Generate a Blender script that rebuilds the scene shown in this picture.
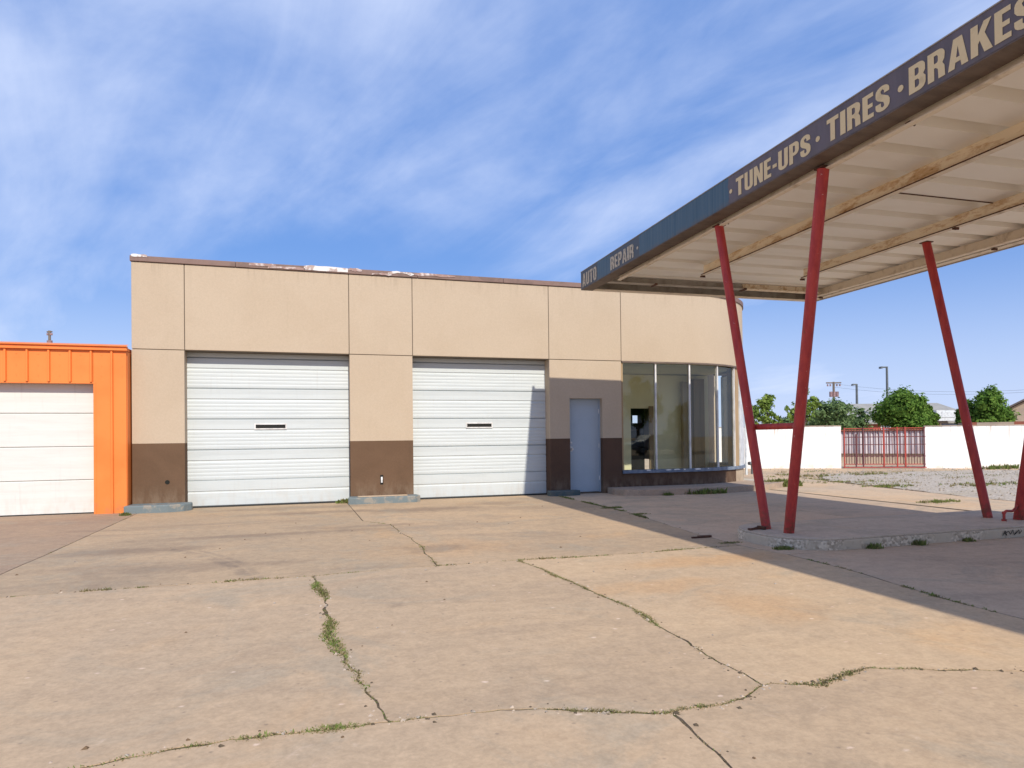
import bpy, math, random
from mathutils import Vector, noise
from mathutils.geometry import tessellate_polygon
random.seed(7)
for o in list(bpy.data.objects): bpy.data.objects.remove(o)
S = bpy.context.scene
COL = S.collection
R = math.radians
# ------------------------------------------------------------------ camera
YAW, PITCH, ROLL, F, CX, CY, CAMZ = R(17.1), R(.6), R(.66), 670., 512., 431., 1.30
fw = Vector((math.sin(YAW)*math.cos(PITCH), math.cos(YAW)*math.cos(PITCH), math.sin(PITCH)))
r0 = Vector((math.cos(YAW), -math.sin(YAW), 0)); d0 = fw.cross(r0)
rt = r0*math.cos(ROLL) + d0*math.sin(ROLL); dn = -r0*math.sin(ROLL) + d0*math.cos(ROLL)
cam = bpy.data.cameras.new('camera'); co = bpy.data.objects.new('camera', cam); COL.objects.link(co)
from mathutils import Matrix
up = -dn; bk = -fw
co.matrix_world = Matrix(((rt.x, up.x, bk.x, 0), (rt.y, up.y, bk.y, 0), (rt.z, up.z, bk.z, CAMZ), (0, 0, 0, 1)))
cam.sensor_width = 36; cam.lens = F/1024*36; cam.shift_y = (CY-384)/1024; cam.clip_end = 3000; cam.clip_start = .05
S.camera = co
def at(u, v, t):      # surveying helper: where the point seen at that bearing lies, t metres ahead
    return Vector((0, 0, CAMZ)) + (fw + rt*((u-CX)/F) + dn*((v-CY)/F))*t
def ground(u, v, z=0.):
    D = fw + rt*((u-CX)/F) + dn*((v-CY)/F); t = (z-CAMZ)/D.z
    return (D.x*t, D.y*t)
# ------------------------------------------------------------------ light
SUN_EL, SUN_AZ = 37.6, 177.3
w = bpy.data.worlds.new('World'); S.world = w; w.use_nodes = True
nt = w.node_tree; nt.nodes.clear()
class NT:
    def __init__(s, t): s.t = t
    def n(s, typ, **k):
        nd = s.t.nodes.new(typ); ins = k.pop('i', {})
        for a, b in k.items(): setattr(nd, a, b)
        for a, b in ins.items():
            if isinstance(b, bpy.types.NodeSocket): s.t.links.new(b, nd.inputs[a])
            else: nd.inputs[a].default_value = b
        return nd
    def math(s, op, a, b=None, clamp=False):
        i = {0: a}
        if b is not None: i[1] = b
        return s.n('ShaderNodeMath', operation=op, use_clamp=clamp, i=i).outputs[0]
    def mix(s, f, a, b, blend='MIX'):
        return s.n('ShaderNodeMixRGB', blend_type=blend, i={0: f, 1: a, 2: b}).outputs[0]
    def ramp(s, f, lo, hi, a=0., b=1.):
        return s.n('ShaderNodeMapRange', interpolation_type='SMOOTHSTEP', i={0: f, 1: lo, 2: hi, 3: a, 4: b}).outputs[0]
    def noise(s, vec, scale, detail=4, rough=.55, dist=0.):
        return s.n('ShaderNodeTexNoise', i={'Vector': vec, 'Scale': scale, 'Detail': detail, 'Roughness': rough, 'Distortion': dist}).outputs[0]
    def mapping(s, vec, scale=(1, 1, 1), loc=(0, 0, 0), rot=(0, 0, 0)):
        return s.n('ShaderNodeMapping', i={'Vector': vec, 'Scale': scale, 'Location': loc, 'Rotation': rot}).outputs[0]
W = NT(nt)
sky = W.n('ShaderNodeTexSky', sky_type='NISHITA', sun_disc=False, sun_elevation=R(SUN_EL), sun_rotation=R(SUN_AZ), altitude=300, air_density=1.1, dust_density=.6, ozone_density=2.5)
tc = W.n('ShaderNodeTexCoord').outputs['Generated']
sp = W.n('ShaderNodeSeparateXYZ', i={0: tc})
dz = W.math('ADD', W.math('MAXIMUM', sp.outputs[2], 0.), .22)
pl = W.n('ShaderNodeCombineXYZ', i={0: W.math('DIVIDE', sp.outputs[0], dz), 1: W.math('DIVIDE', sp.outputs[1], dz), 2: 0.}).outputs[0]
pl2 = W.mapping(pl, rot=(0, 0, R(-22)))
c1 = W.noise(W.mapping(pl2, scale=(1.0, .55, 1), loc=(5.408, -5.518, 0)), 1.0, 7, .56, .4)
c2 = W.noise(W.mapping(pl2, scale=(.8, .7, 1), loc=(7.980, 2.682, 0)), .8, 4, .5, .2)
c3 = W.noise(W.mapping(pl2, scale=(2.4, .8, 1), loc=(4.174, 6.384, 0)), 1.5, 7, .6, .8)
cs = W.math('ADD', W.math('ADD', W.math('MULTIPLY', c1, .5), W.math('MULTIPLY', c2, .42)), W.math('MULTIPLY', c3, .15))
cm = W.ramp(cs, .475, .72, 0., .88)
low = W.ramp(sp.outputs[2], .0, .27, .62, 0.)
cm = W.math('MAXIMUM', cm, low)
skc = W.mix(.70, sky.outputs[0], (.92, 2.2, 5.8, 1))
skcol = W.mix(cm, skc, (5.4, 6.1, 7.9, 1))
bg = W.n('ShaderNodeBackground', i={0: skcol, 1: .105})
W.n('ShaderNodeOutputWorld', i={0: bg.outputs[0]})
sl = bpy.data.lights.new('sun', 'SUN'); sl.energy = 3.25; sl.angle = R(.7); sl.color = (1, .92, .80)
so = bpy.data.objects.new('sun', sl); COL.objects.link(so)
sd = Vector((-.047, 1, -.77))   # the way the light travels
so.rotation_euler = sd.to_track_quat('-Z', 'Y').to_euler(); so.location = (2, -12, 16)
S.render.engine = 'CYCLES'
S.view_settings.view_transform = 'Standard'; S.view_settings.look = 'None'; S.view_settings.exposure = .42; S.view_settings.gamma = 1
S.cycles.max_bounces = 8; S.cycles.transparent_max_bounces = 16
# ------------------------------------------------------------------ materials
MATS = {}
def base(name):
    m = bpy.data.materials.new(name); m.use_nodes = True; m.node_tree.nodes.clear(); t = NT(m.node_tree)
    t.P = t.n('ShaderNodeNewGeometry').outputs['Position']; MATS[name] = m; return m, t
def finish(t, col, rough=.8, bump=None, bstr=.3, bdist=.01, metal=0., spec=.35):
    i = {'Base Color': col, 'Roughness': rough, 'Metallic': metal, 'Specular IOR Level': spec}
    if bump is not None:
        i['Normal'] = t.n('ShaderNodeBump', i={'Strength': bstr, 'Distance': bdist, 'Height': bump}).outputs[0]
    b = t.n('ShaderNodeBsdfPrincipled', i=i)
    t.n('ShaderNodeOutputMaterial', i={0: b.outputs[0]})
def c4(c, k=1.): return (c[0]*k, c[1]*k, c[2]*k, 1)
def plain(name, c, c2=None, scale=3., rough=.6, bscale=60., bstr=.15, metal=0., stretch=(1, 1, 1), lo=.4, hi=.68, spec=.35):
    m, t = base(name); c2 = c2 or tuple(x*.75 for x in c)
    P = t.mapping(t.P, scale=stretch)
    col = t.mix(t.ramp(t.noise(P, scale, 6, .6, .3), lo, hi), c4(c), c4(c2))
    col = t.mix(.10, col, t.mix(t.noise(t.P, bscale, 2), (0, 0, 0, 1), (1, 1, 1, 1)), 'OVERLAY')
    finish(t, col, rough, t.noise(t.P, bscale, 3), bstr, .004, metal, spec)
    return m
def stucco(name, c, c2):
    m, t = base(name); zz = t.n('ShaderNodeSeparateXYZ', i={0: t.P}).outputs[2]
    col = t.mix(t.ramp(t.noise(t.P, .9, 5, .6, .6), .35, .7), c4(c), c4(c2))
    st = t.noise(t.mapping(t.P, scale=(5, 5, .35)), 1.6, 5, .6)
    col = t.mix(t.ramp(st, .55, .85, 0, .12), col, c4(c2, .72))
    col = t.mix(t.math('MULTIPLY', t.ramp(zz, .10, .55, .5, 0), t.ramp(t.noise(t.mapping(t.P, scale=(2, 2, .8)), 3, 6, .7), .38, .62)), col, (.26, .19, .13, 1))
    col = t.mix(t.math('MULTIPLY', t.ramp(zz, 4.35, 4.75, 0, .32), t.ramp(t.noise(t.mapping(t.P, scale=(9, 9, .4)), 1.5, 5, .7), .50, .66)), col, c4(c2, .62))
    col = t.mix(.16, col, t.mix(t.noise(t.P, 38, 4, .7), (.1, .1, .1, 1), (.9, .9, .9, 1)), 'OVERLAY')
    finish(t, col, .9, t.noise(t.P, 90, 4, .7), .45, .006, 0, .15)
    return m
stucco('stucco_tan', (.505, .408, .300), (.485, .388, .282))
stucco('stucco_brown', (.148, .090, .055), (.125, .076, .046))
stucco('stucco_dark', (.110, .066, .045), (.09, .055, .038))
plain('joint_dark', (.12, .09, .06))
m, t = base('orange_metal')
col = t.mix(t.ramp(t.noise(t.P, 1.3, 4), .4, .7), (.84, .235, .05, 1), (.79, .205, .04, 1))
zz = t.n('ShaderNodeSeparateXYZ', i={0: t.P}).outputs[2]
dirt = t.math('MULTIPLY', t.ramp(zz, .0, .35, 1., 0.), t.ramp(t.noise(t.P, 9, 5), .4, .7))
col = t.mix(t.math('MULTIPLY', dirt, .6), col, (.35, .17, .09, 1))
finish(t, col, .45, t.noise(t.mapping(t.P, scale=(1, 1, .2)), 6, 3), .12, .01)
def doorpaint(name, c, c2):
    m, t = base(name)
    n1 = t.noise(t.mapping(t.P, scale=(.5, 1, 6)), 2.2, 6, .65, .4)
    col = t.mix(t.ramp(n1, .4, .75), c4(c), c4(c2))
    zz = t.n('ShaderNodeSeparateXYZ', i={0: t.P}).outputs[2]
    g = t.math('MULTIPLY', t.ramp(zz, 0., .5, .3, 0.), t.ramp(t.noise(t.mapping(t.P, scale=(3, 1, 1)), 3, 6), .4, .7))
    col = t.mix(g, col, (.50, .42, .33, 1))
    g2 = t.ramp(t.noise(t.mapping(t.P, scale=(7, 7, .5)), 2, 5, .6), .55, .8, 0, .25)
    col = t.mix(g2, col, (.42, .40, .36, 1))
    finish(t, col, .5, n1, .2, .003)
doorpaint('door_white', (.57, .61, .605), (.52, .56, .56))
doorpaint('door_cream', (.70, .69, .645), (.65, .64, .595))
plain('steel_door', (.37, .44, .51), (.33, .40, .47), 1.2, .5, 40)
plain('curb_paint', (.165, .20, .205), (.28, .26, .22), 6, .75, 40, .5, lo=.5, hi=.62)
plain('curb_green', (.075, .11, .115), (.12, .13, .12), 6, .75, 40, .5)
plain('cap_brown', (.22, .14, .115), (.17, .11, .09), 3, .6, lo=.45, hi=.6)
plain('cap_pink', (.33, .21, .18), (.62, .54, .51), 7, .6, lo=.46, hi=.62)
plain('cap_white', (.72, .69, .66), (.42, .32, .28), 9, .6, lo=.50, hi=.60)
plain('black', (.012, .012, .008), None, rough=.4)
plain('rubber', (.03, .03, .03), None, rough=.8)
plain('white_frame', (.74, .73, .70), (.55, .53, .5), 8, .4, stretch=(1, 1, .4))
plain('sill_blue', (.13, .17, .24), (.20, .24, .30), 6, .5, lo=.45, hi=.6)
plain('sill_chip', (.8, .8, .78), (.5, .5, .5), 12, .6)
plain('cream_wall', (.86, .80, .56), (.80, .74, .52), 1.2, .8)
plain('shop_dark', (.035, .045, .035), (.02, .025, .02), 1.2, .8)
plain('wood_panel', (.34, .23, .13), (.27, .18, .10), 2, .6, stretch=(6, 6, .5))
plain('wood_tan', (.42, .29, .16), (.34, .24, .13), 2, .6, stretch=(6, 6, .5))
plain('floor_int', (.55, .50, .38), (.48, .42, .32), 2, .6)
plain('roofing', (.35, .33, .31), None)
# canopy paints
m, t = base('fascia_paint')
sx = t.n('ShaderNodeSeparateXYZ', i={0: t.P}); y = sx.outputs[1]
edge = t.math('ADD', y, t.math('MULTIPLY', t.math('SUBTRACT', t.noise(t.P, 8, 3), .5), .12))
gr = t.math('MAXIMUM', t.math('LESS_THAN', edge, 6.975),
     t.math('MAXIMUM', t.math('MULTIPLY', t.math('LESS_THAN', edge, 10.52), t.math('GREATER_THAN', edge, 9.40)), t.math('GREATER_THAN', edge, 11.09)))
streak = t.noise(t.mapping(t.P, scale=(1, 9, .3)), 1.6, 5, .6)
blue = t.mix(t.ramp(streak, .35, .7), (.065, .120, .155, 1), (.095, .145, .168, 1))
blue = t.mix(t.ramp(t.noise(t.mapping(t.P, scale=(1, 14, .5)), 1.2, 5, .6), .52, .68, 0, .6), blue, (.035, .085, .115, 1))
grey = t.mix(t.ramp(t.noise(t.mapping(t.P, scale=(1, 3, .6)), 2.5, 5, .65), .35, .7), (.165, .128, .125, 1), (.125, .098, .092, 1))
far = t.math('GREATER_THAN', y, 9.)
grey = t.mix(far, grey, (.085, .095, .10, 1))
col = t.mix(gr, blue, grey)
zf = sx.outputs[2]
col = t.mix(t.math('MULTIPLY', t.ramp(zf, 4.09, 4.20, .6, 0), t.ramp(t.noise(t.mapping(t.P, scale=(1, 5, 2)), 2, 6, .7), .38, .6)), col, (.16, .12, .09, 1))
finish(t, col, .5, t.noise(t.P, 18, 4), .15, .004)
plain('letter_tan', (.80, .60, .31), (.66, .49, .25), 7, .6, lo=.5, hi=.75)
plain('letter_worn', (.60, .50, .34), (.28, .24, .19), 22, .6, lo=.45, hi=.7)
plain('soffit_brown', (.155, .115, .09), (.11, .08, .062), 3, .6, stretch=(1, 3, 1))
m, t = base('deck_cream')
col = t.mix(t.ramp(t.noise(t.mapping(t.P, scale=(.6, 1.5, 1)), 1.3, 6, .6, .4), .4, .72), (.93, .89, .81, 1), (.88, .83, .74, 1))
col = t.mix(t.ramp(t.noise(t.P, 4, 6, .7), .66, .8, 0, .35), col, (.50, .38, .26, 1))
finish(t, col, .6, t.noise(t.P, 10, 3), .08, .004)
m, t = base('beam_rust')
n_ = t.noise(t.mapping(t.P, scale=(3, .9, 3)), 3.2, 8, .72, .3)
col = t.mix(t.ramp(n_, .46, .62), (.86, .74, .56, 1), (.60, .41, .23, 1))
col = t.mix(t.ramp(n_, .62, .70), col, (.26, .13, .05, 1))
finish(t, col, .75, n_, .4, .004)
plain('trim_cream', (.80, .70, .56), (.50, .40, .29), 4, .6, lo=.5, hi=.75, stretch=(1, 1.5, 1))
plain('edge_grey', (.42, .38, .33), (.30, .26, .21), 5, .6)
plain('rusty_iron', (.12, .05, .025), (.05, .025, .02), 30, .8)
m, t = base('post_red')
n_ = t.noise(t.mapping(t.P, scale=(3, 3, .8)), 4, 7, .65)
col = t.mix(t.ramp(n_, .35, .7), (.50, .058, .045, 1), (.36, .034, .034, 1))
col = t.mix(t.ramp(t.noise(t.P, 26, 5, .7), .66, .72), col, (.62, .42, .36, 1))
col = t.mix(t.ramp(t.noise(t.P, 5, 6, .7), .62, .72, 0, .6), col, (.18, .06, .03, 1))
zz = t.n('ShaderNodeSeparateXYZ', i={0: t.P}).outputs[2]
col = t.mix(t.math('MULTIPLY', t.ramp(zz, .12, .5, .9, 0), t.ramp(t.noise(t.P, 14, 5, .7), .42, .6)), col, (.16, .055, .03, 1))
finish(t, col, .5, n_, .15, .004)
# concrete
def concrete(name, ca, cb, cc, chips=1., tyre=False, rust=False):
    m, t = base(name); P = t.P
    rnd = t.n('ShaderNodeObjectInfo').outputs['Random']
    col = t.mix(t.ramp(t.noise(P, .42, 6, .6, .8), .32, .70), c4(ca), c4(cb))
    col = t.mix(t.ramp(t.noise(t.mapping(P, scale=(.5, 1.3, 1), loc=(3, 1, 0)), .9, 6, .62, 1.1), .46, .72, 0, .75), col, c4(cc))
    col = t.mix(t.ramp(t.noise(t.mapping(P, loc=(9, 4, 2)), .55, 5, .6, .6), .55, .75, 0, .5), col, (ca[0]*1.12, ca[1]*.98, ca[2]*.80, 1))
    if rust:
        for (x, yy, rx, ry, k) in ((3.3, 4.35, .55, .55, .38), (2.9, 5.2, .9, .35, .35), (1.6, 7.9, 1.2, .8, .25), (4.0, 6.1, 1.3, .4, .45)):
            v = t.mapping(P, scale=(1/rx, 1/ry, 0), loc=(-x/rx, -yy/ry, 0))
            d = t.n('ShaderNodeVectorMath', operation='LENGTH', i={0: v}).outputs['Value']
            d = t.math('ADD', d, t.math('MULTIPLY', t.math('SUBTRACT', t.noise(P, 2.2, 6, .65), .5), 1.6))
            col = t.mix(t.ramp(d, .2, 1.1, k, 0), col, (.56, .31, .13, 1))
    if tyre:   # dark oily stains before the doors and skid arcs
        for (x, yy, rx, ry, k) in ((-.6, 9.9, 1.6, .18, .45), (.2, 12.6, 1.5, .25, .4), (2.1, 12.3, 1.3, .45, .55), (3.6, 12.9, .8, .3, .4), (-2.2, 9.0, 1.2, .25, .45), (-1.2, 7.6, .9, .3, .35), (1.5, 7.9, .5, .3, .45), (-.2, 13.6, 1.6, .35, .4), (1.1, 10.3, .8, .16, .4)):
            v = t.mapping(P, scale=(1/rx, 1/ry, 0), loc=(-x/rx, -yy/ry, 0))
            d = t.n('ShaderNodeVectorMath', operation='LENGTH', i={0: v}).outputs['Value']
            d = t.math('ADD', d, t.math('MULTIPLY', t.math('SUBTRACT', t.noise(P, 2.6, 6, .7), .5), 2.2))
            col = t.mix(t.ramp(d, .3, 1.3, k, 0), col, (.17, .125, .095, 1))
        for pts, wd, k in (([(178, 551), (248, 578), (242, 624)], .10, .42), ([(190, 549), (264, 583), (256, 622)], .05, .3), ([(10, 560), (60, 566), (30, 640)], .12, .2)):
            (x1, y1), (x2, y2), (x3, y3) = [ground(*p) for p in pts]
            dd = 2*(x1*(y2-y3)+x2*(y3-y1)+x3*(y1-y2))
            ux = ((x1*x1+y1*y1)*(y2-y3)+(x2*x2+y2*y2)*(y3-y1)+(x3*x3+y3*y3)*(y1-y2))/dd
            uy = ((x1*x1+y1*y1)*(x3-x2)+(x2*x2+y2*y2)*(x1-x3)+(x3*x3+y3*y3)*(x2-x1))/dd
            rr = math.hypot(x1-ux, y1-uy)
            v = t.mapping(P, scale=(1, 1, 0), loc=(-ux, -uy, 0))
            d = t.n('ShaderNodeVectorMath', operation='LENGTH', i={0: v}).outputs['Value']
            a = t.math('ABSOLUTE', t.math('SUBTRACT', d, rr))
            mk = t.math('MULTIPLY', t.ramp(a, wd*.3, wd, k, 0), t.ramp(t.noise(P, 3, 5, .7), .38, .6))
            sxx = t.n('ShaderNodeSeparateXYZ', i={0: P}).outputs[0]
            mk = t.math('MULTIPLY', mk, t.math('GREATER_THAN', sxx, min(x1, x3)-.1))
            col = t.mix(mk, col, (.15, .12, .10, 1))
    # pale scuffs and spalls, small dark pits
    vo = t.n('ShaderNodeTexVoronoi', i={'Vector': t.mapping(P, scale=(1, 1.4, 1)), 'Scale': 5.5, 'Randomness': 1.})
    sc_ = t.math('ADD', vo.outputs['Distance'], t.math('MULTIPLY', t.noise(P, 22, 4, .7), .22))
    sel = t.math('GREATER_THAN', t.n('ShaderNodeSeparateXYZ', i={0: vo.outputs['Color']}).outputs[0], .64)
    col = t.mix(t.math('MULTIPLY', t.ramp(sc_, .13, .24, .85*chips, 0), sel), col, (.78, .60, .45, 1))
    v2 = t.n('ShaderNodeTexVoronoi', i={'Vector': P, 'Scale': 14., 'Randomness': 1.})
    s2 = t.math('GREATER_THAN', t.n('ShaderNodeSeparateXYZ', i={0: v2.outputs['Color']}).outputs[1], .80)
    col = t.mix(t.math('MULTIPLY', t.ramp(v2.outputs['Distance'], .06, .2, .55*chips, 0), s2), col, (.24, .18, .13, 1))
    g1 = t.math('ADD', t.math('MULTIPLY', t.noise(P, 34, 6, .75), .5), t.math('MULTIPLY', t.noise(P, 9, 6, .75, .4), .5))
    col = t.mix(t.ramp(t.noise(t.mapping(P, loc=(1, 7, 0)), 4.2, 8, .78, .5), .60, .68, 0, .38*chips), col, (.62, .47, .345, 1))
    col = t.mix(t.ramp(t.noise(t.mapping(P, loc=(5, 2, 0)), 3.1, 8, .75, .5), .60, .72, 0, .22), col, c4(cc, .85))
    v3 = t.n('ShaderNodeTexVoronoi', i={'Vector': P, 'Scale': 1.1, 'Randomness': 1.})
    c3_ = t.n('ShaderNodeSeparateXYZ', i={0: v3.outputs['Color']})
    d3 = t.math('ADD', t.math('DIVIDE', v3.outputs['Distance'], t.math('ADD', c3_.outputs[1], .25)), t.math('MULTIPLY', t.noise(P, 9, 5, .7), .10))
    col = t.mix(t.math('MULTIPLY', t.ramp(d3, .07, .17, .38, 0), t.math('GREATER_THAN', c3_.outputs[0], .45)), col, (.22, .165, .12, 1))
    gs = t.ramp(t.noise(t.mapping(P, loc=(2, 8, 1)), .75, 7, .68, 1.4), .50, .66, 0, .40)
    col = t.mix(gs, col, (.34, .30, .225, 1))
    col = t.mix(.30, col, t.mix(t.ramp(g1, .3, .7), (.2, .2, .2, 1), (.8, .8, .8, 1)), 'OVERLAY')
    g2 = t.noise(P, 6, 6, .7, .6)
    col = t.mix(t.ramp(g2, .5, .72, 0, .25), col, c4(cc, .8))
    hs = t.n('ShaderNodeHueSaturation', i={'Hue': .5, 'Saturation': 1., 'Value': t.n('ShaderNodeMapRange', i={0: rnd, 3: .95, 4: 1.04}).outputs[0], 'Color': col}).outputs[0]
    finish(t, hs, .88, t.math('ADD', g1, t.math('MULTIPLY', g2, .4)), .22, .006, 0, .2)
concrete('concrete_front', (.530, .380, .236), (.478, .352, .229), (.41, .30, .197), 1.)
concrete('concrete_mid', (.555, .398, .243), (.50, .367, .235), (.44, .32, .203), .8, rust=True)
concrete('concrete_back', (.50, .358, .22), (.42, .31, .20), (.335, .245, .163), .4, tyre=True, rust=True)
concrete('concrete_left', (.40, .28, .18), (.33, .235, .163), (.255, .18, .13), .5)
concrete('concrete_canopy', (.60, .44, .295), (.53, .40, .28), (.44, .335, .235), .45)  # base colour lightened and warmed to offset the dark, bluish canopy shade
concrete('concrete_gold', (.51, .362, .222), (.43, .315, .203), (.345, .253, .17), .4, tyre=True, rust=True)
concrete('concrete_drive', (.62, .44, .27), (.55, .42, .29), (.47, .35, .23), .4)
concrete('concrete_island', (.58, .47, .35), (.52, .43, .325), (.44, .36, .27), 1.)
concrete('concrete_step', (.46, .34, .25), (.40, .31, .235), (.33, .25, .19), .5)
m, t = base('island_face')
vo = t.n('ShaderNodeTexVoronoi', i={'Vector': t.P, 'Scale': 38.})
vc = t.n('ShaderNodeSeparateXYZ', i={0: vo.outputs['Color']}).outputs[0]
agg = t.mix(vc, (.36, .285, .20, 1), (.76, .65, .49, 1))
smooth = t.mix(t.noise(t.P, 7, 5, .7), (.47, .385, .275, 1), (.64, .54, .40, 1))
col = t.mix(t.ramp(t.noise(t.mapping(t.P, scale=(1, 1, 1.5)), 1.6, 5, .6), .45, .55), agg, smooth)
col = t.mix(t.ramp(t.noise(t.P, 11, 6, .75), .58, .72, 0, .6), col, (.22, .19, .15, 1))
finish(t, col, .9, vc, .5, .008)
m, t = base('crack_dirt')
col = t.mix(t.noise(t.P, 40, 4), (.06, .045, .028, 1), (.16, .12, .075, 1)); finish(t, col, .95, t.noise(t.P, 60, 3), .5, .01)
m, t = base('ground_dirt')
col = t.mix(t.ramp(t.noise(t.P, .35, 7, .65, .5), .35, .7), (.58, .41, .25, 1), (.46, .34, .22, 1))
col = t.mix(t.ramp(t.noise(t.mapping(t.P, scale=(.5, 1.6, 1)), 1.2, 7, .7), .52, .7, 0, .65), col, (.33, .26, .16, 1))
col = t.mix(.4, col, t.mix(t.noise(t.P, 16, 6, .75), (.1, .1, .1, 1), (.9, .9, .9, 1)), 'OVERLAY')
finish(t, col, .95, t.noise(t.P, 20, 5, .7), .6, .02)
m, t = base('gravel')
vo = t.n('ShaderNodeTexVoronoi', i={'Vector': t.P, 'Scale': 22.})
col = t.mix(t.n('ShaderNodeSeparateXYZ', i={0: vo.outputs['Color']}).outputs[0], (.36, .30, .23, 1), (.60, .52, .42, 1))
col = t.mix(t.ramp(t.noise(t.mapping(t.P, scale=(.6, 1.4, 1)), .8, 6, .65), .5, .7, 0, .6), col, (.44, .36, .24, 1))
finish(t, col, .95, vo.outputs['Distance'], .7, .02)
m, t = base('asphalt')
finish(t, t.mix(t.noise(t.P, 8, 5), (.05, .05, .05, 1), (.07, .068, .065, 1)), .9)
plain('pebble', (.42, .36, .29), (.2, .16, .12), 40, .9)
plain('leaf_litter', (.17, .11, .06), None, 30, .9)
def foliage(name, a, b, c):
    m, t = base(name)
    rnd = t.n('ShaderNodeNewGeometry').outputs['Random Per Island']
    col = t.mix(rnd, c4(a), c4(b)); col = t.mix(t.ramp(t.noise(t.P, 1.3, 3), .45, .65), col, c4(c))
    d = t.n('ShaderNodeBsdfDiffuse', i={0: col}).outputs[0]; tr = t.n('ShaderNodeBsdfTranslucent', i={0: col}).outputs[0]
    x = t.n('ShaderNodeMixShader', i={0: .3, 1: d, 2: tr}); t.n('ShaderNodeOutputMaterial', i={0: x.outputs[0]})
foliage('leaves_dense', (.07, .15, .028), (.20, .32, .065), (.10, .19, .038))
foliage('leaves_loose', (.17, .26, .05), (.30, .38, .10), (.14, .22, .05))
foliage('leaves_grey', (.13, .21, .08), (.22, .30, .13), (.12, .19, .08))
foliage('weed_green', (.15, .21, .05), (.26, .30, .10), (.19, .21, .07))
foliage('weed_dry', (.27, .23, .11), (.36, .29, .16), (.22, .19, .09))
plain('bark', (.14, .11, .085), (.09, .07, .055), 6, .9)
m, t = base('fence_white')
n_ = t.noise(t.mapping(t.P, scale=(7, 7, .35)), 1.5, 5, .6)
zz = t.n('ShaderNodeSeparateXYZ', i={0: t.P}).outputs[2]
d = t.math('MULTIPLY', t.ramp(n_, .55, .68), t.ramp(zz, .7, 1.55, 0., .8))
col = t.mix(d, (.90, .90, .89, 1), (.58, .47, .38, 1))
col = t.mix(t.math('MULTIPLY', t.ramp(zz, .0, .22, .55, 0.), t.ramp(t.noise(t.P, 3, 5), .4, .65)), col, (.62, .50, .38, 1))
finish(t, col, .6)
plain('gate_red', (.42, .06, .045), (.28, .06, .045), 8, .6)
plain('gate_dark', (.13, .04, .05), (.16, .06, .06), 8, .6)
plain('shed_white', (.62, .57, .58), (.46, .38, .40), 3, .5, stretch=(2, 2, .4))
plain('brick_far', (.36, .12, .075), (.28, .10, .07), 3, .9)
plain('roof_far', (.34, .33, .30), (.28, .27, .25), 2, .9)
plain('gable_far', (.50, .40, .30), (.42, .34, .27), 2, .9)
plain('roof_dark', (.16, .13, .12), None, 2, .9)
plain('pole_grey', (.14, .16, .17), None, 2, .5, metal=.3)
plain('pole_wood', (.20, .16, .13), None, 4, .9)
plain('transformer', (.34, .22, .22), (.2, .12, .12), 6, .6)
plain('window_far', (.30, .36, .48), (.22, .27, .38), 1, .2)
plain('car_silver', (.35, .36, .37), (.3, .31, .32), 1, .25, metal=.5)
plain('pipe_pale', (.66, .70, .72), (.5, .52, .54), 5, .45)
m, t = base('glass')
fr = t.n('ShaderNodeFresnel', i={'IOR': 1.55}).outputs[0]
tr = t.n('ShaderNodeBsdfTransparent', i={0: (.95, .98, .92, 1)}).outputs[0]; gl = t.n('ShaderNodeBsdfGlossy', i={0: (.95, 1, .98, 1), 'Roughness': .015}).outputs[0]
x = t.n('ShaderNodeMixShader', i={0: fr, 1: tr, 2: gl}); t.n('ShaderNodeOutputMaterial', i={0: x.outputs[0]})
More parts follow.
